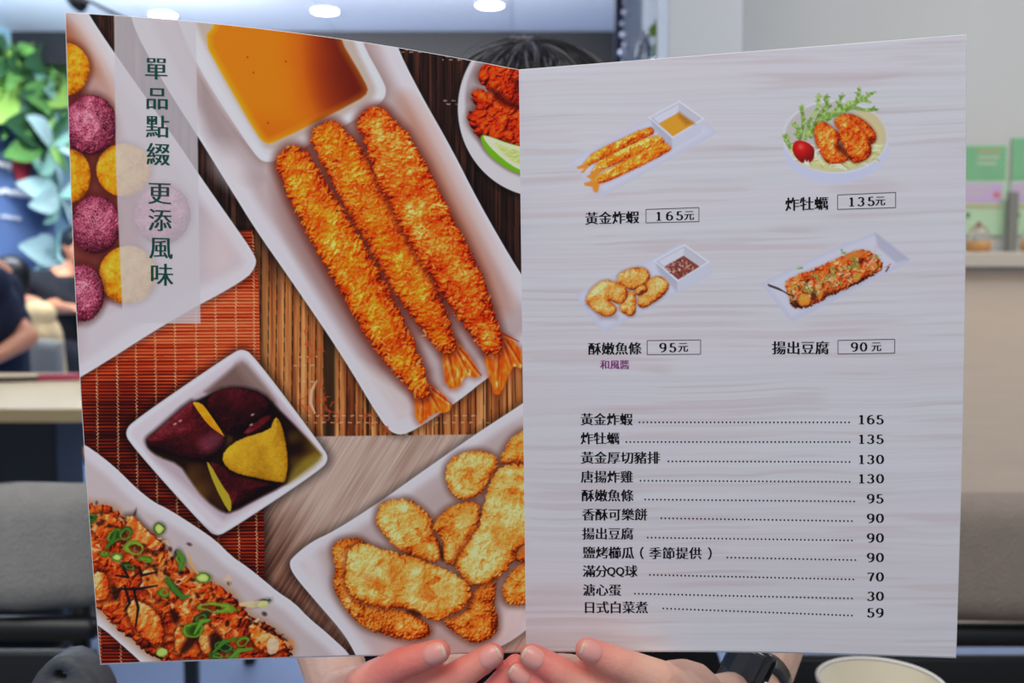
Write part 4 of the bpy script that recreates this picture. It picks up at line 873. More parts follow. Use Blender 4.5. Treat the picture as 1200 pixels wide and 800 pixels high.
    # --- lower left oblong plate with tofu
    w, d = plate_white(P, [(60, 500), (100, 521), (120, 535), (139, 551), (160, 572), (180, 588), (197, 596), (230, 617), (253, 633), (272, 652), (290, 664), (311, 681), (325, 693), (345, 706), (362, 724), (384, 742), (412, 768), (430, 800), (190, 800), (166, 776), (114, 730), (60, 700)], 17, inset=14, rnd=1, seed=5, well=(184, 172, 174), soft=6)
    w, d = P.poly([(108, 694), (150, 728), (200, 758), (250, 782), (220, 792), (190, 776), (130, 728), (108, 708)], 1, 14); P.fill(w, d, (190, 172, 150), a=.6, soft=8)
    w, d = P.poly([(95, 588), (110, 592), (128, 593), (140, 602), (152, 616), (172, 622), (190, 634), (196, 650), (210, 656), (224, 668), (232, 678), (250, 684), (268, 692), (280, 708), (292, 722), (306, 728), (322, 738), (343, 756), (338, 772), (300, 784), (210, 784), (186, 772), (168, 762), (158, 752), (140, 738), (124, 720), (110, 708), (98, 700)], 1, 20)
    P.shade(w, d, .6, (150, 96, 50), 9, 4)
    P.food(w, d, TOFU, R=18, flake=8.5, amp=3, edge=4, seed=6, id=18, dome=.6, contrast=1., lift=.03)
    rs = np.random.RandomState(3)
    blocks = [[(110, 668), (126, 672), (130, 700), (114, 706), (106, 690)], [(148, 700), (184, 712), (196, 752), (176, 756), (150, 726)], [(204, 732), (226, 738), (240, 770), (206, 772)], [(236, 728), (256, 740), (250, 772), (232, 760)], [(166, 665), (196, 670), (214, 700), (190, 706), (168, 690)], [(150, 596), (176, 626), (196, 640), (176, 648), (146, 632)], [(110, 600), (134, 604), (150, 622), (120, 634), (106, 620)], [(290, 726), (316, 742), (340, 756), (318, 768), (296, 756)]]
    for k, q in enumerate(blocks): blob(P, q, TOFU, 18, sh=.75, shcol=(30, 10, 8), off=2, rnd=1, R=9, flake=6, amp=1.6, edge=1.4, seed=k, kind='smooth', dome=.5, lift=.16)
    for q in ([(226, 736), (236, 742), (222, 764), (206, 768)], [(130, 682), (142, 690), (140, 704), (131, 704)], [(244, 738), (264, 746), (258, 768), (246, 764)], [(196, 708), (214, 722), (204, 734)]):
        w, d = P.poly(q, 1, 8); P.fill(w, d, (34, 12, 10), a=.85, soft=2.5)
    for k in range(170):                                        # bonito flakes
        t = rs.rand(); bx = 108 + t * 232 + rs.uniform(-14, 14); by = 604 + t * 146 + rs.normal() * 26
        w0 = P.win(bx - 2, by - 2, bx + 2, by + 2)
        if w0 is None or P.I[w0].max() != 18: continue
        a = rs.uniform(0, 3.14); l = rs.uniform(4, 12)
        q = [(bx, by), (bx + l * .5 * math.cos(a), by + l * .5 * math.sin(a)), (bx + l * math.cos(a + .4), by + l * math.sin(a + .4))]
        w, d, _, _ = P.path(q, [rs.uniform(.5, 1.3), rs.uniform(.8, 2.4), .5]); P.fill(w, d, [(226, 178, 124), (204, 128, 72), (214, 96, 44), (232, 206, 168)][k % 4], a=rs.uniform(.45, .85))
    for k in range(70):                                         # dark specks and seaweed
        t = rs.rand(); bx = 112 + t * 215; by = 612 + t * 140 + rs.normal() * 18
        w, d = P.ell(bx, by, rs.uniform(1.5, 4.5), rs.uniform(1, 2.5), rs.uniform(0, 3)); P.fill(w, d, (34, 16, 12), a=.7, soft=1.2)
    for q in ([(146, 686), (152, 706), (146, 716)], [(156, 688), (162, 712), (159, 734)], [(140, 690), (160, 690), (184, 686)], [(163, 664), (166, 674), (184, 670)], [(144, 664), (150, 676), (136, 674)]):
        w, d, _, _ = P.path(q, [1.2, 1.8, 1.]); P.fill(w, d, (24, 20, 20), a=.95)
    rings = [(134, 628, 10, 7, -.8), (147, 626, 9, 7, -.7), (158, 642, 13, 8, .2), (187, 619, 7, 7, 0), (122, 648, 6, 4, 0), (137, 653, 6, 5, 0), (212, 656, 5, 11, -.2), (152, 664, 9, 4, .3), (192, 694, 7, 5, 0), (203, 688, 14, 4, .8), (252, 712, 24, 6, .06), (236, 724, 10, 5, -.4), (226, 738, 13, 9, -.2), (238, 677, 9, 6, 0),
             (272, 766, 9, 6, 0), (262, 758, 12, 6, .4), (284, 752, 9, 6, -.4), (255, 768, 9, 5, .2), (190, 764, 6, 6, 0), (306, 706, 9, 3, -.3), (170, 656, 9, 4, .2), (104, 606, 10, 4, 0)]
    for k, (cx, cy, rx, ry, an) in enumerate(rings):
        g = [(86, 130, 32), (58, 104, 34), (120, 158, 48), (30, 66, 30)][k % 4]
        w, d = P.ell(cx, cy, rx, ry, an, 6); P.shade(w, d, .4, (30, 14, 8), 3, 1); xx, yy = P.xy(w)
        d = d + 1.6 * fbm(xx / 5, yy / 5, k, 2); cut = 1.2 * np.cos(np.arctan2(yy - cy, xx - cx) + k * 1.3); g = np.array(g) * .9
        if k in (3, 5, 13, 18): P.fill(w, d, (150, 172, 84)); P.fill(w, d + min(rx, ry) * .45, (190, 204, 126), soft=1.5); P.fill(w, np.abs(d + 1) - .6, g)
        elif k % 3 == 0: P.fill(w, d, g, a=.95); P.fill(w, d + min(rx, ry) * .5, (30, 44, 22), a=.6, soft=2); P.fill(w, np.abs(d + 1.4) - .5, (140, 176, 84), a=.7)
        else: P.fill(w, np.abs(d + 1.6) - 1.5 - cut * .8, g, a=.95); P.fill(w, np.abs(d + 2.) - .4, (160, 188, 96), a=.6)
    for q, c in (([(112, 606), (106, 612), (104, 618)], (50, 92, 34)), ([(124, 642), (132, 634), (136, 622)], (60, 110, 40)), ([(196, 676), (204, 690), (214, 700), (222, 698)], (66, 116, 44)), ([(208, 646), (214, 656), (210, 668)], (84, 130, 60)), ([(300, 640), (196, 640)], (60, 100, 40)), ([(228, 742), (236, 728), (246, 726)], (96, 150, 50)), ([(250, 764), (262, 752), (276, 748)], (70, 120, 40)), ([(268, 772), (280, 762), (296, 760)], (90, 140, 50))):
        if q[0][0] == 300: continue
        w, d, _, _ = P.path(q, [1.2] + [2.6] * (len(q) - 2) + [1.2]); P.shade(w, d, .4, (30, 14, 8), 3, 1); P.fill(w, d, c)
    for cx, cy in ((308, 708), (190, 764)): w, d = P.ell(cx, cy, 6, 4, -.2); P.fill(w, d, (170, 190, 110))
    w, d, _, _ = P.path([(282, 708), (296, 708), (312, 706)], [2, 4, 2.5]); P.fill(w, d, (208, 190, 150), a=.8)
    w, d, _, _ = P.path([(221, 646), (224, 660), (232, 672)], [.5, 1.4, .8]); P.fill(w, d, (214, 160, 100), a=.9)
    w, d, _, _ = P.path([(262, 680), (268, 676), (270, 686)], [.5, 3, .8]); P.fill(w, d, (214, 180, 150), a=.6)
    w, d = P.poly([(318, 746), (328, 750), (326, 764), (314, 768), (312, 752)], 1); P.fill(w, d, (216, 196, 176), a=.8)
    # --- lower right plate with fried fish strips
    s = 2.58
    w, d = plate_white(P, T(330, 470, s, [(22, 490), (34, 470), (90, 424), (160, 392), (300, 302), (400, 230), (500, 160), (600, 90), (740, 0), (860, -90), (860, 600), (748, 684), (700, 722), (640, 752), (560, 800), (480, 840), (260, 840), (224, 766), (190, 704), (110, 612), (36, 526)]), 19, inset=13, rnd=2, seed=6, well=(182, 170, 172), soft=6)
    w, d = P.poly(T(330, 470, s, [(120, 440), (230, 400), (420, 290), (640, 120), (740, 60), (740, 640), (640, 740), (520, 770), (300, 760), (170, 640), (120, 540)]), 2, 20); P.fill(w, d, (170, 150, 148), a=.55, soft=12)
    w, d = P.poly(T(330, 470, s, [(44, 480), (110, 450), (140, 560), (190, 660), (280, 760), (240, 762), (110, 600)]), 2, 14); P.fill(w, d, (204, 200, 206), a=.7, soft=7)
    w, d = P.poly(T(330, 470, s, [(655, 640), (740, 590), (740, 660), (690, 712), (640, 740)]), 1, 10); P.fill(w, d, (204, 196, 198), a=.8, soft=6)
    F = [([(665, 160), (700, 105), (740, 82), (780, 90), (780, 190), (690, 190), (660, 190)], 1), ([(500, 190), (540, 155), (610, 148), (650, 170), (656, 200), (620, 250), (600, 290), (540, 300), (508, 270), (495, 220)], 2),
         ([(668, 560), (690, 520), (740, 480), (780, 480), (780, 610), (700, 618), (670, 602)], 3), ([(690, 440), (740, 400), (780, 400), (780, 480), (700, 490)], 4), ([(288, 330), (310, 302), (350, 300), (382, 293), (430, 330), (460, 360), (456, 390), (482, 430), (484, 490), (400, 475), (340, 440), (310, 400), (286, 370)], 5),
         ([(455, 380), (490, 330), (560, 300), (602, 310), (604, 380), (570, 440), (530, 500), (490, 490), (488, 410), (466, 395)], 6), ([(500, 660), (560, 640), (585, 560), (654, 530), (640, 620), (656, 660), (650, 705), (590, 735), (540, 712), (488, 670)], 7),
         ([(150, 450), (170, 418), (240, 412), (260, 440), (230, 500), (220, 590), (260, 620), (380, 630), (452, 680), (446, 712), (380, 724), (300, 702), (240, 680), (188, 620), (154, 560), (166, 500)], 8),
         ([(640, 220), (680, 188), (740, 195), (780, 200), (780, 420), (716, 440), (692, 500), (650, 540), (580, 564), (545, 545), (522, 480), (560, 430), (598, 385), (612, 300)], 9),
         ([(203, 440), (250, 428), (330, 455), (420, 478), (500, 510), (560, 545), (580, 585), (562, 622), (500, 652), (470, 668), (430, 650), (370, 622), (300, 627), (230, 602), (193, 570), (195, 500)], 10)]
    for q, sd in F:
        lf = {4: -.08, 3: .05, 8: .02, 7: .0, 6: .04}.get(sd, .14)
        blob(P, T(330, 470, s, q), FISH, 59 + sd, sh=.7, shcol=(84, 46, 30), off=3, R=17, flake=3.4 if sd in (7, 8, 3) else 5.5, amp=1.5 if sd in (7, 8, 3) else 1.2, edge=2.6, seed=sd, kind='crumb' if sd in (7, 8, 3) else 'batter', contrast=.9, lift=lf + .02, dome=.75)
    for q in ([(370, 628), (410, 628), (430, 650), (400, 650)], [(480, 430), (492, 460), (488, 490), (476, 460)]):
        w, d = P.poly(T(330, 470, s, q), 1, 8); P.fill(w, d, (60, 22, 8), a=.85, soft=2)
    for q in ([(250, 520), (300, 545), (290, 560), (240, 535)], [(330, 480), (345, 520), (335, 560), (322, 520)], [(420, 560), (470, 585), (460, 610), (430, 590)], [(640, 380), (660, 420), (665, 450), (645, 430)]):
        w, d = P.poly(T(330, 470, s, q), 1, 10); P.fill(w, d, (186, 96, 26), a=.5, soft=4)
    # --- milky title band printed over the photograph
    w, d = P.poly([(133, -20), (229, -20), (231, 120), (235, 379), (144, 378), (136, 200)], 0)
    ids = P.I[w].copy(); P.fill(w, d, (190, 186, 192), a=.82, soft=.6, id=21)
    Lm = P.C.mean(-1, keepdims=True); P.C[...] = np.clip(Lm + (P.C - Lm) * 1.08, 0, 255); P.C[...] = 205 * (P.C / 205) ** 1.13 * np.array((1.0, .982, .955))
    return P

def paint_right(X, Y):
    P = Print(X, Y); x, y = X, Y
    yy = y + (x - 620) * (.035 * (1 - (y - 60) / 700)) + 3 * fbm(x / 90, y / 60, 2, 2)
    g = .4 * vnoise(x / 300, yy / 4.2, 1) + .4 * vnoise(x / 160, yy / 1.9, 2) + .2 * vnoise(x / 420, yy / 21, 3)
    kn = sm(.5, .75, vnoise(x / 150, yy / 3.4, 5)) * sm(.35, .7, vnoise(x / 90, yy / 26, 6))
    P.C[...] = ramp(g, [(0, (176, 170, 173)), (.3, (182, 179, 183)), (.6, (186, 184, 188)), (1, (189, 187, 193))])
    P.C[...] = P.C * (1 - .055 * kn[..., None] * np.array((.5, 1, 1.1)))
    pk = sm(.45, .8, vnoise(x / 200, yy / 30, 7))
    P.C[...] *= 1 - .012 * pk[..., None] * np.array((-.2, 1, .9))
    s = 4.445; ox, oy = 660, 90
    def t(p): return T(ox, oy, s, p)
    def flat(pts, col, a=1, soft=.7, id=None, rnd=0): w, d = P.poly(t(pts), rnd, 6); P.fill(w, d, col, a=a, soft=soft, id=id); return w, d
    # dish 1: prawns
    def tray(id):
        flat([(30, 435), (430, 225), (600, 130), (800, 285), (790, 300), (190, 632), (175, 628)], (178, 178, 192), id=id)
        flat([(50, 440), (430, 240), (600, 150), (770, 285), (190, 610)], (186, 185, 198), soft=3)
        flat([(110, 500), (150, 520), (215, 600), (180, 615)], (172, 172, 188), a=.7, soft=3)
    def cup(id, liquid):
        flat([(448, 212), (605, 128), (730, 218), (716, 290), (568, 376), (560, 330), (470, 250)], (176, 177, 190), id=id)
        flat([(452, 214), (475, 225), (568, 318), (566, 374), (470, 270)], (160, 160, 174), soft=2)
        flat([(570, 318), (728, 222), (716, 290), (570, 372)], (180, 181, 194), soft=1.5)
        flat([(468, 214), (604, 142), (716, 218), (572, 304)], (150, 146, 156))
        flat([(604, 142), (716, 218), (684, 240), (602, 186)], (176, 172, 182))
        flat([(468, 214), (604, 142), (602, 186), (500, 244)], (190, 189, 200))
        flat([(498, 244), (600, 186), (684, 244), (574, 312)], liquid, id=id + 1)
        for q in ([(448, 212), (605, 128)], [(605, 128), (730, 218)], [(448, 212), (569, 316)], [(730, 218), (569, 316)]):
            w, d, _, _ = P.path(t(q), .7); P.fill(w, d, (206, 206, 216), a=.8)
    tray(1)
    for q, r, sd, lf in (([(455, 283), (400, 305), (320, 345), (240, 382), (165, 420), (120, 455)], [18, 24, 26, 26, 24, 12], 1, -.03), ([(505, 330), (430, 350), (350, 388), (270, 425), (200, 460), (160, 500)], [24, 30, 28, 28, 24, 12], 2, .06), ([(540, 365), (460, 400), (380, 440), (300, 480), (220, 520), (160, 550)], [24, 32, 32, 30, 26, 14], 3, .03)):
        w, d, _, _ = P.path(t(q), [v / s for v in r], 8); P.shade(w, d, .5, (150, 90, 60), 2.5, 1)
        P.food(w, d, TEMP2, R=5, flake=2.3, amp=1., edge=1.2, seed=sd, id=3, dome=.8, lift=lf + .13)
    for q in ([(120, 450), (70, 468), (76, 480), (110, 478), (88, 498), (106, 500), (138, 462)], [(180, 480), (120, 520), (140, 530), (160, 545), (190, 500)], [(170, 540), (108, 552), (112, 566), (150, 572), (160, 600), (180, 602), (190, 560)]):
        flat(q, (214, 128, 44), id=3, soft=.9)
    cup(1, (196, 138, 40))
    flat([(604, 186), (684, 244), (640, 250), (600, 205)], (150, 90, 30), a=.8, soft=3)
    # dish 2: bowl with salad and oysters
    s = 4.705; ox, oy = 880, 90
    w, d = P.ell(880 + 470 / s, 90 + 385 / s, 62, 42, .05); P.fill(w, d, (180, 181, 198), id=5)
    flat([(172, 370), (200, 480), (290, 560), (430, 592), (560, 580), (680, 510), (758, 380), (700, 300), (250, 300)], (178, 180, 200), id=5, rnd=2)
    w, d = P.ell(880 + 466 / s, 90 + 330 / s, 61.5, 43, .02); P.fill(w, d, (196, 196, 208), id=5)
    w, d = P.ell(880 + 466 / s, 90 + 330 / s, 59.5, 41, .02); P.fill(w, d, (172, 166, 160), soft=1.5)
    flat([(560, 190), (680, 190), (750, 300), (730, 400), (640, 470), (600, 300)], (186, 172, 128), rnd=2, soft=4)
    flat([(190, 340), (250, 420), (320, 440), (480, 460), (700, 360), (740, 370), (690, 450), (600, 500), (450, 528), (300, 500), (220, 430)], (184, 182, 130), rnd=1, soft=2)
    rs = np.random.RandomState(9)
    def strand(q, r, col, a=.9): w, d, _, _ = P.path(t(q), r); P.fill(w, d, col, a=a, id=6)
    greens = [(110, 142, 62), (86, 122, 46), (142, 168, 88), (164, 184, 112)]
    for k in range(130):
        bx = rs.uniform(215, 700); by = rs.uniform(400, 505) - abs(bx - 460) * .12
        a = rs.uniform(-.6, .6); l = rs.uniform(20, 50)
        strand([(bx, by), (bx + l * math.cos(a) * .5, by + l * math.sin(a) * .5 - 6), (bx + l * math.cos(a), by + l * math.sin(a))], [.5, .8, .5], [(214, 214, 168), (190, 190, 120), (160, 150, 80), (222, 224, 200)][k % 4], .7)
    stems = [[(300, 340), (320, 250), (370, 170), (375, 95)], [(270, 340), (290, 260), (285, 200), (275, 165)], [(330, 320), (400, 240), (480, 170), (505, 90)], [(350, 300), (440, 220), (560, 160), (680, 85)], [(260, 330), (262, 280), (235, 265)], [(400, 230), (420, 160), (412, 110)],
             [(440, 220), (560, 170), (640, 185), (700, 180)], [(500, 180), (590, 130), (600, 65)], [(300, 330), (340, 280), (410, 250)], [(215, 390), (195, 345), (188, 330)], [(330, 330), (380, 200), (440, 160)], [(480, 190), (540, 150), (620, 130), (660, 140)]]
    for k, q in enumerate(stems):
        strand(q, [2.2, 2., 1.6, 1.][:len(q)], greens[k % 3])
        for j in range(26):
            i = rs.randint(0, len(q) - 1); u = rs.rand(); bx = q[i][0] + (q[i + 1][0] - q[i][0]) * u; by = q[i][1] + (q[i + 1][1] - q[i][1]) * u
            a = rs.uniform(-3.1, 0); l = rs.uniform(6, 24)
            strand([(bx, by), (bx + l * math.cos(a), by + l * math.sin(a))], [1.5, .7], greens[rs.randint(4)], .85)
    for q, sd, lf in (([(455, 240), (500, 205), (560, 205), (640, 250), (688, 310), (690, 350), (660, 380), (600, 330), (480, 290)], 1, -.02), ([(345, 300), (365, 255), (400, 245), (450, 280), (500, 320), (480, 380), (535, 420), (540, 460), (480, 480), (420, 478), (390, 430), (360, 370)], 2, .02),
                      ([(485, 270), (520, 238), (560, 235), (620, 290), (665, 380), (660, 440), (600, 475), (550, 470), (520, 400), (490, 350)], 3, .02)):
        w, d = P.poly(t(q), 2, 8); P.shade(w, d, .6, (90, 40, 20), 3, 1)
        P.food(w, d, TEMP, R=9, flake=2.5, amp=1., edge=1., seed=sd, id=7, dome=.9, lift=lf + .05)
    flat([(455, 370), (500, 365), (530, 420), (540, 455), (500, 430)], (80, 28, 14), a=.8, soft=2.5)
    w, d = P.poly(t([(226, 390), (240, 355), (275, 348), (320, 365), (355, 400), (345, 465), (300, 478), (270, 470), (236, 430)]), 2, 8)
    xx, yy2 = P.xy(w); P.fill(w, d, ramp(np.clip(1 - np.hypot(xx - (880 + 275 / s), yy2 - (90 + 385 / s)) / 16, 0, 1), [(0, (120, 14, 14)), (.7, (188, 24, 22)), (1, (214, 84, 70))]), id=8)
    for q in ([(290, 478), (300, 455), (306, 470), (318, 460), (322, 490)], [(350, 440), (352, 410), (375, 395), (384, 402), (362, 412), (360, 440)]): flat(q, (214, 214, 200))
    w, d, _, _ = P.path(t([(440, 485), (490, 483), (525, 512)]), [.6, .9, .6]); P.fill(w, d, (224, 220, 200))
    # dish 3: fish strips
    s = 4.705; ox, oy = 661, 272
    def sc3(q): return [(a * 1.0, b * 1.0) for a, b in q]
    flat([(62, 350), (100, 322), (470, 150), (640, 60), (820, 215), (812, 232), (230, 552), (205, 545)], (178, 178, 192), id=9)
    flat([(85, 350), (470, 165), (640, 90), (795, 222), (222, 530)], (186, 185, 198), soft=3)
    flat([(120, 400), (150, 420), (200, 480), (290, 480), (300, 460), (160, 430)], (140, 124, 128), a=.6, soft=3)
    for q, sd, lf in (([(290, 275), (300, 230), (350, 205), (430, 190), (472, 220), (474, 270), (430, 300), (370, 325), (320, 290)], 1, .08), ([(440, 300), (470, 260), (520, 240), (570, 260), (580, 300), (550, 350), (500, 385), (440, 420), (405, 405), (410, 360), (450, 330)], 2, .0), ([(395, 310), (440, 285), (470, 320), (420, 350), (396, 345)], 3, -.12),
                      ([(320, 370), (350, 330), (392, 325), (398, 380), (392, 450), (370, 468), (325, 445), (302, 420)], 4, .04), ([(118, 370), (150, 310), (220, 258), (300, 280), (350, 310), (352, 360), (310, 400), (240, 370), (290, 410), (288, 445), (240, 468), (190, 450), (130, 400)], 5, .08)):
        w, d = P.poly(t(q), 1, 8); P.shade(w, d, .5, (110, 60, 30), 3, 1)
        P.food(w, d, FISH, R=9, flake=3.6, amp=.7, edge=.8, seed=sd, id=10, dome=.9, kind='batter', contrast=.9, lift=lf + .06)
    q0 = oy; oy = 272 - 14.2; ox = 661 + 5.2; s = 4.45
    cup(9, (120, 60, 50)); P.I[P.I == 10] = np.where(True, 10, 10)
    rs = np.random.RandomState(2)
    for k in range(90):
        u, v = rs.rand(), rs.rand(); a0 = np.array((498, 244)); e1 = np.array((102, -58)); e2 = np.array((76, 68)); p = a0 + e1 * u * .95 + e2 * v * .95
        w, d = P.ell(*t([p])[0], rs.uniform(.5, 1.1), rs.uniform(.5, 1)); P.fill(w, d, [(196, 160, 150), (60, 20, 16), (160, 90, 80), (214, 190, 180)][k % 4], a=.85)
    # dish 4: fried tofu on a long dish
    s = 4.705; ox, oy = 880, 260
    flat([(58, 338), (90, 320), (450, 150), (685, 57), (880, 208), (868, 222), (240, 546), (212, 540)], (176, 176, 192), id=11)
    flat([(82, 340), (450, 165), (684, 76), (846, 208), (225, 520)], (186, 184, 196), soft=2.5)
    flat([(684, 62), (700, 70), (872, 206), (800, 225), (700, 140)], (158, 156, 172), a=.8, soft=2)
    w, d = P.poly(t([(190, 350), (195, 325), (260, 290), (340, 262), (420, 230), (500, 190), (600, 150), (660, 165), (720, 215), (728, 260), (660, 300), (560, 355), (440, 405), (370, 445), (290, 478), (230, 470), (210, 420)]), 1, 8)
    P.shade(w, d, .4, (140, 110, 80), 3, 1)
    P.food(w, d, TOFU, R=8, flake=3.4, amp=1.6, edge=2, seed=3, id=12, dome=.7, lift=.10)
    for q, c in (([(260, 410), (320, 395), (330, 440), (290, 465), (262, 455)], (212, 138, 46)), ([(360, 370), (395, 355), (400, 410), (368, 430)], (208, 128, 44)), ([(215, 420), (260, 425), (260, 470), (225, 465)], (60, 24, 14)), ([(332, 380), (362, 370), (368, 430), (330, 445)], (70, 26, 16)), ([(560, 290), (605, 275), (610, 310), (570, 335)], (206, 130, 44)), ([(650, 220), (700, 230), (690, 260), (650, 260)], (212, 118, 50)), ([(520, 180), (600, 155), (640, 165), (600, 200), (520, 220)], (196, 108, 44)), ([(400, 390), (430, 375), (440, 400), (410, 410)], (90, 40, 20))):
        flat(q, c, a=.85, soft=1.6, rnd=1)
    for k in range(150):
        u = rs.rand(); bx = 215 + u * 490 + rs.uniform(-15, 15); by = 395 - u * 185 + rs.uniform(-48, 50); a = rs.uniform(0, 3.14); l = rs.uniform(8, 34)
        w, d, _, _ = P.path(t([(bx, by), (bx + l * math.cos(a), by + l * math.sin(a))]), [.7, .4]); P.fill(w, d, [(222, 170, 130), (196, 90, 40), (120, 160, 70), (60, 34, 20), (232, 206, 186), (92, 130, 50)][k % 6], a=.8)
    for cx, cy in ((300, 370), (320, 380), (350, 300), (375, 300), (395, 330), (450, 290), (455, 265), (570, 195), (580, 215), (570, 235), (545, 245), (275, 262), (510, 168), (700, 180), (580, 250)):
        for j in range(5):
            w, d = P.ell(*t([(cx + rs.uniform(-14, 14), cy + rs.uniform(-14, 14))])[0], rs.uniform(.8, 2), rs.uniform(.6, 1.3), rs.rand() * 3); P.fill(w, d, greens[j % 4], a=.85)
    for q in ([(95, 345), (150, 365), (200, 395), (240, 410)], [(745, 272), (760, 248)], [(100, 352), (170, 378)]):
        w, d, _, _ = P.path(t(q), [.7] * len(q)); P.fill(w, d, (36, 28, 26), a=.9)
    w, d, _, _ = P.path(t([(690, 125), (676, 200), (640, 250)]), [.4, .8, .5]); P.fill(w, d, (206, 160, 150))
    w, d, _, _ = P.path(t([(770, 232), (745, 250)]), [.6, .4]); P.fill(w, d, (190, 90, 60))
    return P
# ================================================================ the menu
ILL = .62       # how bright a perfectly white sheet reads here (linear), used once to turn print colours into ink albedo
TL, FT, FB, BL, TR, BR = (77, 15), (608, 82), (616.5, 763), (118, 777), (1132, 41), (1120, 769.5)
iL = np.linalg.solve(np.array([[1, *TL], [1, *FT], [1, *FB]], float), np.array([1 / .450, 1 / .500, 1 / .5265]))
iR = np.linalg.solve(np.array([[1, *TR], [1, *FT], [1, *FB]], float), np.array([1 / .462, 1 / .500, 1 / .5265]))
ca_, sa_ = math.cos(-PITCH), math.sin(-PITCH)
def sheet(px, py, right, off=0.):      # artboard point -> point on the bent sheet; off lifts it off the paper
    px = np.asarray(px, float); py = np.asarray(py, float); k = iR if right else iL
    fx = 608 + (py - 82) / 681 * 8.5
    u = np.clip(np.abs(px - fx) / (520 if right else 520), 0, 1.1)
    D = 1 / (k[0] + k[1] * px + k[2] * py) - .0045 * np.sin(np.pi * np.clip(u, 0, 1)) * (1 if not right else .6)
    D = D - off
    x = (px - 600) / F * D; z = (400 - py) / F * D; y = D
    return np.stack([x, y * ca_ - z * sa_, CAM_H + y * sa_ + z * ca_], -1)
def page_px(u, v, right):              # unit page -> artboard; carries the sheet's bowed edges
    if not right:
        tx = TL[0] + (FT[0] - TL[0]) * u; ty = TL[1] + (FT[1] - TL[1]) * u - 11 * 4 * u * (1 - u) * .92
        bx = BL[0] + (FB[0] - BL[0]) * u; by = BL[1] + (FB[1] - BL[1]) * u - 1.5 * np.sin(np.pi * u)
        x = tx * (1 - v) + bx * v - 6.0 * np.sin(np.pi * v) * (1 - u); y = ty * (1 - v) + by * v
    else:
        tx = FT[0] + (TR[0] - FT[0]) * u; ty = FT[1] + (TR[1] - FT[1]) * u
        bx = FB[0] + (BR[0] - FB[0]) * u; by = FB[1] + (BR[1] - FB[1]) * u - 3.5 * np.sin(np.pi * u) * (u < 1) 
        x = tx * (1 - v) + bx * v + 3.5 * np.sin(np.pi * v) * u; y = ty * (1 - v) + by * v
    return x, y
def print_mat(name):
    m = bpy.data.materials.new(name); m.use_nodes = True; nt = m.node_tree; b = nt.nodes['Principled BSDF']
    a = nt.nodes.new('ShaderNodeAttribute'); a.attribute_name = 'ink'; nt.links.new(a.outputs['Color'], b.inputs['Base Color'])
    b.inputs['Roughness'].default_value = .45; b.inputs['Specular IOR Level'].default_value = .12; return m
m_print = print_mat('printed_ink'); m_paper = mat('white_card', (238, 238, 238), .5); m_ink = mat('black_ink', (10, 10, 14), .45, .2); m_green = mat('dark_green_ink', (18, 78, 66), .45, .2); m_mag = mat('magenta_ink', (150, 60, 136), .45, .2); m_line = mat('grey_line_ink', (96, 94, 104), .5, .2)
def s2l(c): c = c / 255.; return np.where(c <= .04045, c / 12.92, ((c + .055) / 1.055) ** 2.4)
def grid_mesh(name, P3, RGB, quads):
    used = np.unique(quads); remap = np.full(len(P3), -1, np.int64); remap[used] = np.arange(len(used))
    me = bpy.data.meshes.new(name); me.vertices.add(len(used)); me.vertices.foreach_set('co', P3[used].astype(np.float32).ravel())
    nq = len(quads); me.loops.add(nq * 4); me.loops.foreach_set('vertex_index', remap[quads].astype(np.int32).ravel()); me.polygons.add(nq)
    me.polygons.foreach_set('loop_start', np.arange(0, nq * 4, 4, dtype=np.int32)); me.update(calc_edges=True)
    a = me.attributes.new('ink', 'FLOAT_COLOR', 'POINT'); c = np.ones((len(used), 4), np.float32); c[:, :3] = RGB[used]; a.data.foreach_set('color', c.ravel()); me.materials.append(m_print); return me
menu = thing('menu', 'open printed menu card held up in the middle, food photo left, dishes right', 'menu', tuple(sheet(616, 763, False)))
def build_page(right, nu, nv, painter, names, pname, plabel):
    U, Vv = np.meshgrid(np.linspace(0, 1, nu), np.linspace(0, 1, nv)); X, Y = page_px(U, Vv, right)
    P = painter(X, Y); RGB = np.clip(s2l(np.clip(P.C, 0, 255)) / ILL, 0, .93).reshape(-1, 3); P3 = sheet(X, Y, right).reshape(-1, 3)
    idx = np.arange(nu * nv).reshape(nv, nu); Q = np.stack([idx[:-1, :-1], idx[1:, :-1], idx[1:, 1:], idx[:-1, 1:]], -1).reshape(-1, 4); ids = P.I[:-1, :-1].reshape(-1)
    keep = ~np.isin(ids, list(names))
    page = obj(pname, grid_mesh(pname, P3, RGB, Q[keep]), None, menu); tag(page, plabel)
    for n_, (nm, lb, grp) in names.items():
        q = Q[np.isin(ids, grp)]
        if len(q) > 8: tag(obj(nm, grid_mesh(nm, P3, RGB, q), None, page), lb)
    return page
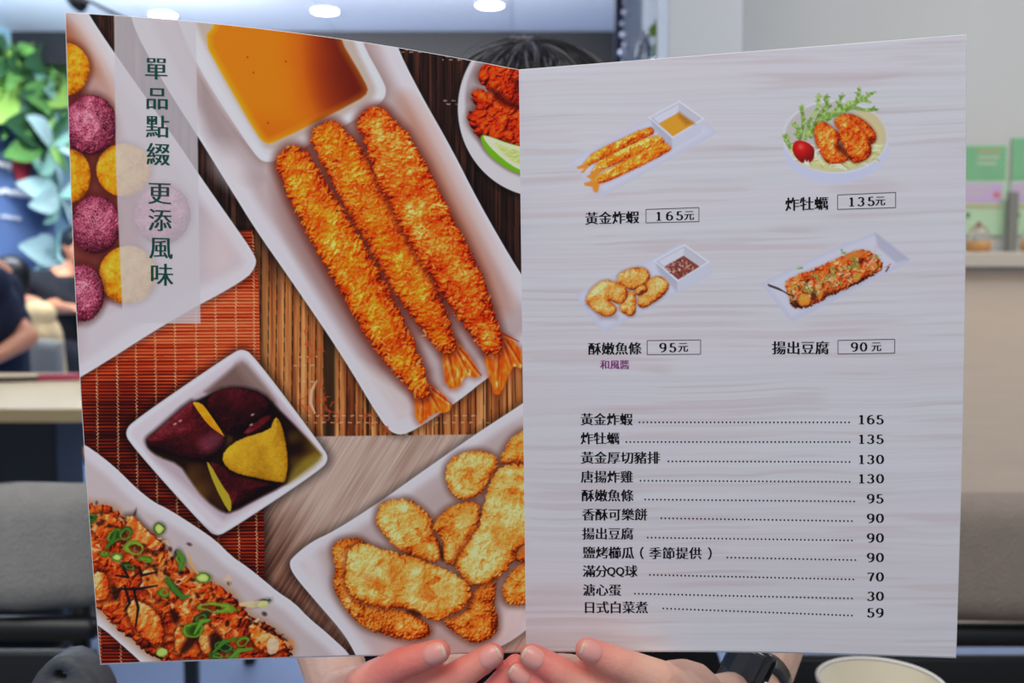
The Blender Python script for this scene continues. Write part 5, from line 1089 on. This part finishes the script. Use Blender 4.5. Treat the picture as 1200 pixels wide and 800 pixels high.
NL = {3: ('printed_ball_plate', 'printed white plate of coloured balls', [3]), **{30 + k: ('printed_yellow_ball', 'printed yellow ball', [30 + k]) for k in range(4)}, **{34 + k: ('printed_purple_ball', 'printed purple ball', [34 + k]) for k in range(4)},
      6: ('printed_long_plate', 'printed long white plate under the prawns', [6]), 7: ('printed_sauce_cup', 'printed square white sauce cup', [7]), 8: ('printed_sauce', 'printed amber sauce', [8]), **{50 + k: ('printed_fried_prawn', 'printed breaded prawn', [50 + k]) for k in range(3)},
      10: ('printed_round_bowl', 'printed round white bowl', [10]), 11: ('printed_fried_chicken', 'printed red fried chicken', [11]), 12: ('printed_lime', 'printed lime wedge', [12]), 13: ('printed_square_bowl', 'printed square white bowl', [13]),
      14: ('printed_broth', 'printed dark syrup', [14]), **{70 + k: ('printed_sweet_potato', ['printed dark sweet potato piece', 'printed purple sweet potato piece with yellow face', 'printed red sweet potato piece', 'printed yellow sweet potato piece'][k], [70 + k]) for k in range(4)}, 17: ('printed_tofu_plate', 'printed white plate under the tofu', [17]), 18: ('printed_fried_tofu', 'printed fried tofu with scallion', [18]),
      19: ('printed_fish_plate', 'printed white plate under the fish strips', [19]), **{60 + k: ('printed_fish_strip', 'printed golden fried fish strip', [60 + k]) for k in range(10)}, 21: ('title_band', 'milky vertical title band', [21]), 2: ('printed_red_mat', 'printed red slatted mat', [2]), 1: ('printed_table', 'printed pale wooden table', [1])}
NR = {1: ('printed_prawn_dish', 'printed dish of prawns with sauce cup', [1, 2, 3]), 2: ('x', '', []), 3: ('x', '', []), 5: ('printed_salad_bowl', 'printed bowl of fried oysters, salad and tomato', [5, 6, 7, 8]), 6: ('x', '', []), 7: ('x', '', []), 8: ('x', '', []),
      9: ('printed_fish_dish', 'printed dish of fried fish strips with dip', [9, 10]), 10: ('x', '', []), 11: ('printed_tofu_dish', 'printed long dish of fried tofu', [11, 12]), 12: ('x', '', [])}
lp = build_page(False, 660, 930, paint_left, NL, 'left_page', 'left page, full of printed food photographs')
rp = build_page(True, 600, 800, paint_right, NR, 'right_page', 'right page, pale wood print with dishes and prices')
# card behind the print: gives each page its thickness and its white cut edge
for right, nm in ((False, 'left_backing'), (True, 'right_backing')):
    U, Vv = np.meshgrid(np.linspace(-.0012 if right else -.0014, 1.0012, 40), np.linspace(-.0008, 1.0022, 50)); X, Y = page_px(U, Vv, right)
    if not right: X = np.minimum(X, 616)
    bm = bmesh.new(); lay = []
    for off in (-.0003, -.0011): 
        P3 = sheet(X, Y, right, off); lay.append([[bm.verts.new(tuple(P3[j, i])) for i in range(40)] for j in range(50)])
    for k in (0, 1):
        for j in range(49):
            for i in range(39): q = (lay[k][j][i], lay[k][j + 1][i], lay[k][j + 1][i + 1], lay[k][j][i + 1]); bm.faces.new(q if k == 0 else q[::-1])
    for j in range(49):
        for i in (0, 39): bm.faces.new((lay[0][j][i], lay[0][j + 1][i], lay[1][j + 1][i], lay[1][j][i]))
    for i in range(39):
        for j in (0, 49): bm.faces.new((lay[0][j][i], lay[0][j][i + 1], lay[1][j][i + 1], lay[1][j][i]))
    bmesh.ops.recalc_face_normals(bm, faces=bm.faces); obj(nm, bm, m_paper, menu)

# ---- lettering: CJK glyphs of the built-in font, thin across and fattened sideways like a book face
GL = {}
def glyph(ch):
    if ch in GL: return GL[ch]
    cu = bpy.data.curves.new('g', 'FONT'); cu.body = ch; cu.resolution_u = 3; cu.offset = (-.003 if ch in '櫛' else -.008) if ord(ch) > 255 else .0
    o = bpy.data.objects.new('g', cu); COL.objects.link(o); dg = bpy.context.evaluated_depsgraph_get(); me = bpy.data.meshes.new_from_object(o.evaluated_get(dg))
    V_ = np.array([v.co[:2] for v in me.vertices]); F_ = [list(p.vertices) for p in me.polygons]
    bpy.data.objects.remove(o); bpy.data.curves.remove(cu); bpy.data.meshes.remove(me); GL[ch] = (V_, F_); return GL[ch]
# digits drawn as contrast strokes: (centre line, half-widths) in a 0..0.56 x 0..0.72 box
def arc(cx, cy, rx, ry, a0, a1, n=14): return [(cx + rx * math.cos(math.radians(a0 + (a1 - a0) * i / n)), cy + ry * math.sin(math.radians(a0 + (a1 - a0) * i / n))) for i in range(n + 1)]
DG = {'0': [arc(.28, .36, .19, .335, 90, 450, 28)], '1': [[(.29, .02), (.29, .70)], [(.29, .69), (.15, .60)], [(.13, .015), (.45, .015)]],
      '3': [arc(.27, .53, .16, .165, 155, -90), arc(.26, .19, .19, .185, 90, -160)], '5': [[(.42, .69), (.16, .69)], [(.16, .70), (.14, .38)], arc(.26, .21, .19, .21, 125, -160)],
      '6': [arc(.36, .36, .25, .33, 75, 190), arc(.29, .215, .18, .205, 0, 360, 24)], '7': [[(.10, .60), (.12, .67), (.47, .67)], [(.47, .67), (.33, .35), (.25, .02)]], '9': [arc(.20, .34, .25, .33, -105, 10), arc(.27, .495, .18, .205, 0, 360, 24)]}
def digit(ch):
    V_, F_ = [], []
    for st in DG[ch]:
        p = np.array(st); n = len(p); b0 = len(V_)
        for i in range(n):
            tt = p[min(i + 1, n - 1)] - p[max(i - 1, 0)]; tt = tt / (np.linalg.norm(tt) + 1e-9); hw = .030 + .042 * abs(tt[1]) ** 1.6; nn = np.array((-tt[1], tt[0])); V_ += [p[i] + nn * hw, p[i] - nn * hw]
        for i in range(n - 1): F_.append([b0 + 2 * i, b0 + 2 * i + 1, b0 + 2 * i + 3, b0 + 2 * i + 2])
    return np.array(V_), F_
def lettering(name, items, m, right, parent, fat=.037):
    """items: (char, cx, cy, width_px, height_px, slope) with cx, cy the centre of the em box on the artboard"""
    VV, FF = [], []; b = 0
    for ch, cx_, cy_, w_, h_, sl in items:
        if ch in DG: V_, F_ = digit(ch); V_ = (V_ - np.array((.28, .36))) ; reps = (0,)
        elif ord(ch) > 255: V_, F_ = glyph(ch); V_ = V_ - np.array((.5, .38)); reps = (-fat, -fat * .33, fat * .33, fat)
        else: V_, F_ = glyph(ch); V_ = V_ - np.array((V_[:, 0].mean(), .33)); reps = (-fat, fat)
        for k, r_ in enumerate(reps):
            x = cx_ + (V_[:, 0] + r_) * w_; y = cy_ - V_[:, 1] * h_ + (x - cx_) * sl
            VV.append(sheet(x, y, right, .00012 + .00001 * k)); FF += [[v + b for v in f] for f in F_]; b += len(V_)
    me = bpy.data.meshes.new(name); me.from_pydata([tuple(v) for v in np.concatenate(VV)], [], FF)
    return obj(name, me, m, parent, False)
def line(name, txt, x0, x1, cy, m, right, parent, size=None, slope=0., hs=1.0, fat=.037):
    n = len(txt); pitch = (x1 - x0) / (n - .06); size = size or pitch * 1.0; it = []
    for i, ch in enumerate(txt):
        cx_ = x0 + pitch * (i + .47); it.append((ch, cx_, cy + (cx_ - (x0 + x1) / 2) * slope, size, size * hs, slope))
    return lettering(name, it, m, right, parent, fat)
tl = [('單', 183, 80), ('品', 184, 115), ('點', 184.5, 148), ('綴', 185.3, 180.5), ('更', 187, 226), ('添', 187.3, 257.5), ('風', 188.5, 290), ('味', 189.5, 321.5)]
for ch, cx_, cy_ in tl: lettering('title_character', [(ch, cx_, cy_, 28.5, 28.5, .03)], m_green, False, lp, fat=.026)
def digits(name, txt, cxs, cy, right=True, parent=None, w=18, h=14.6, slope=0.):
    c0 = sum(cxs) / len(cxs); return lettering(name, [(c, x, cy + (x - c0) * slope, w, h, slope) for c, x in zip(txt, cxs)], m_ink, right, parent or rp)
def frame(x0, y0, x1, y1, dy):
    bm = bmesh.new(); 
    for a, b_ in (((x0, y0), (x1, y0 + dy)), ((x0, y1), (x1, y1 + dy * .7)), ((x0, y0), (x0, y1)), ((x1, y0 + dy), (x1, y1 + dy * .7))):
        dx, dyv = b_[0] - a[0], b_[1] - a[1]; l = math.hypot(dx, dyv); nx, ny = -dyv / l * .42, dx / l * .42
        S = 6; prev = None
        for k in range(S + 1):
            px, py = a[0] + dx * k / S, a[1] + dyv * k / S; v = [bm.verts.new(tuple(sheet(px + s * nx, py + s * ny, True, .00012))) for s in (-1, 1)]
            if prev: bm.faces.new((prev[0], v[0], v[1], prev[1]))
            prev = v
    return obj('price_frame', bm, m_line, rp, False)
yuan = lambda x, cy: lettering('currency_character', [('元', x, cy, 12.2, 12.2, -.03)], m_ink, True, rp)
line('dish_name', '黃金炸蝦', 686, 748.5, 255, m_ink, True, rp, slope=-.03); frame(757, 245.3, 819, 261, -2.2); digits('price', '165', (772, 784.5, 796.5), 252.8, slope=-.03, w=17, h=14); yuan(807.5, 252)
line('dish_name', '炸牡蠣', 920.5, 970.5, 238.5, m_ink, True, rp, slope=-.03); frame(981.6, 228.3, 1049.6, 245.2, -3); digits('price', '135', (998, 1009, 1021), 236, slope=-.03, w=17, h=14.4); yuan(1031.5, 235)
line('dish_name', '酥嫩魚條', 689.5, 751.5, 408.2, m_ink, True, rp, slope=-.01); frame(758.4, 398.9, 821, 415.4, -.8); digits('price', '95', (777, 788.5), 407, w=17, h=14.4); yuan(800.5, 406.5)
line('sauce_name', '和風醬', 703.5, 737.5, 427, m_mag, True, rp)
line('dish_name', '揚出豆腐', 905, 971.5, 407.3, m_ink, True, rp); frame(982, 398.7, 1048.5, 414.6, -1.4); digits('price', '90', (1001.5, 1012), 406.3, w=17, h=14.4); yuan(1027, 405.8)
def dots(x0, x1, y0, y1):
    n = max(2, round((x1 - x0) / 4.62)); bm = bmesh.new()
    for k in range(n + 1):
        x, y = x0 + (x1 - x0) * k / n, y0 + (y1 - y0) * k / n
        bm.faces.new([bm.verts.new(tuple(sheet(x + 1.05 * math.cos(a * math.pi / 4), y + 1.05 * math.sin(a * math.pi / 4), True, .00012))) for a in range(8)][::-1])
    o = obj('dot_leader', bm, m_ink, rp, False); return o
rows = [('黃金炸蝦', 62, 243, 63, 268, 1005, 74, 74, '165', 64), ('炸牡蠣', 62, 197, 130, 222, 1007, 143, 143, '135', 133), ('黃金厚切豬排', 63, 340, 198, 370, 1007, 211, 213, '130', 204), ('唐揚炸雞', 63, 245, 265, 272, 1007, 279, 283, '130', 272),
        ('酥嫩魚條', 65, 247, 331, 288, 1023, 345, 352, '95', 342), ('香酥可樂餅', 67, 295, 398, 345, 1015, 411, 421, '90', 411), ('揚出豆腐', 67, 247, 465, 297, 1015, 479, 489, '90', 480), ('', 0, 0, 533, 577, 1027, 549, 558, '90', 549),
        ('', 0, 0, 597, 305, 1020, 610, 626, '70', 617), ('溏心蛋', 70, 203, 663, 252, 1015, 676, 693, '30', 685), ('日式白菜煮', 71, 298, 724, 352, 1015, 728, 753, '59', 743)]
for nm, xa, xb, cy, da, db, dy0, dy1, pr, pcy in rows:
    if nm: line('dish_name', nm, 660 + xa / 3, 660 + xb / 3, 470 + cy / 3, m_ink, True, rp)
    dots(660 + da / 3, 660 + db / 3, 470 + dy0 / 3, 470 + dy1 / 3)
    xs = (1049, 1081, 1114) if len(pr) == 3 else (1081.5, 1113.5); digits('price', pr, [660 + x / 3 for x in xs], 470 + pcy / 3)
S0 = 15.2
def pos(x): return 660 + x / 3
cy = 470 + 533 / 3; it = [(c, pos(91 + i * 45.5), cy - .6 + i * .15, S0, S0, .01) for i, c in enumerate('鹽烤櫛瓜')] + [('（', pos(262), cy, S0, S0, 0)] + [(c, pos(324 + i * 47), cy + .2, S0, S0, .01) for i, c in enumerate('季節提供')] + [('）', pos(530), cy + .6, S0, S0, 0)]
lettering('dish_name', it, m_ink, True, rp)
cy = 470 + 597 / 3; lettering('dish_name', [('滿', pos(91), cy, S0, S0, 0), ('分', pos(134), cy, S0, S0, 0), ('Q', pos(171), cy + .3, 12.5, 14, 0), ('Q', pos(202), cy + .3, 12.5, 14, 0), ('球', pos(239), cy, S0, S0, 0)], m_ink, True, rp)
# tiny glue specks near the top of the right page, their glints painted pale
bm = bmesh.new()
for x, y in ((684.5, 93), (681, 97), (676, 104), (673, 110), (671, 113), (667, 124), (669, 119)):
    bm.faces.new([bm.verts.new(tuple(sheet(x + .7 * math.cos(a), y + 1.0 * math.sin(a), True, .00014))) for a in (5.5, 4.7, 3.9, 3.1, 2.3, 1.5, .7, 0)])
obj('glue_glint', bm, mat('pale_glue_glint', (236, 236, 240), .3), rp, False)['kind'] = 'stuff'
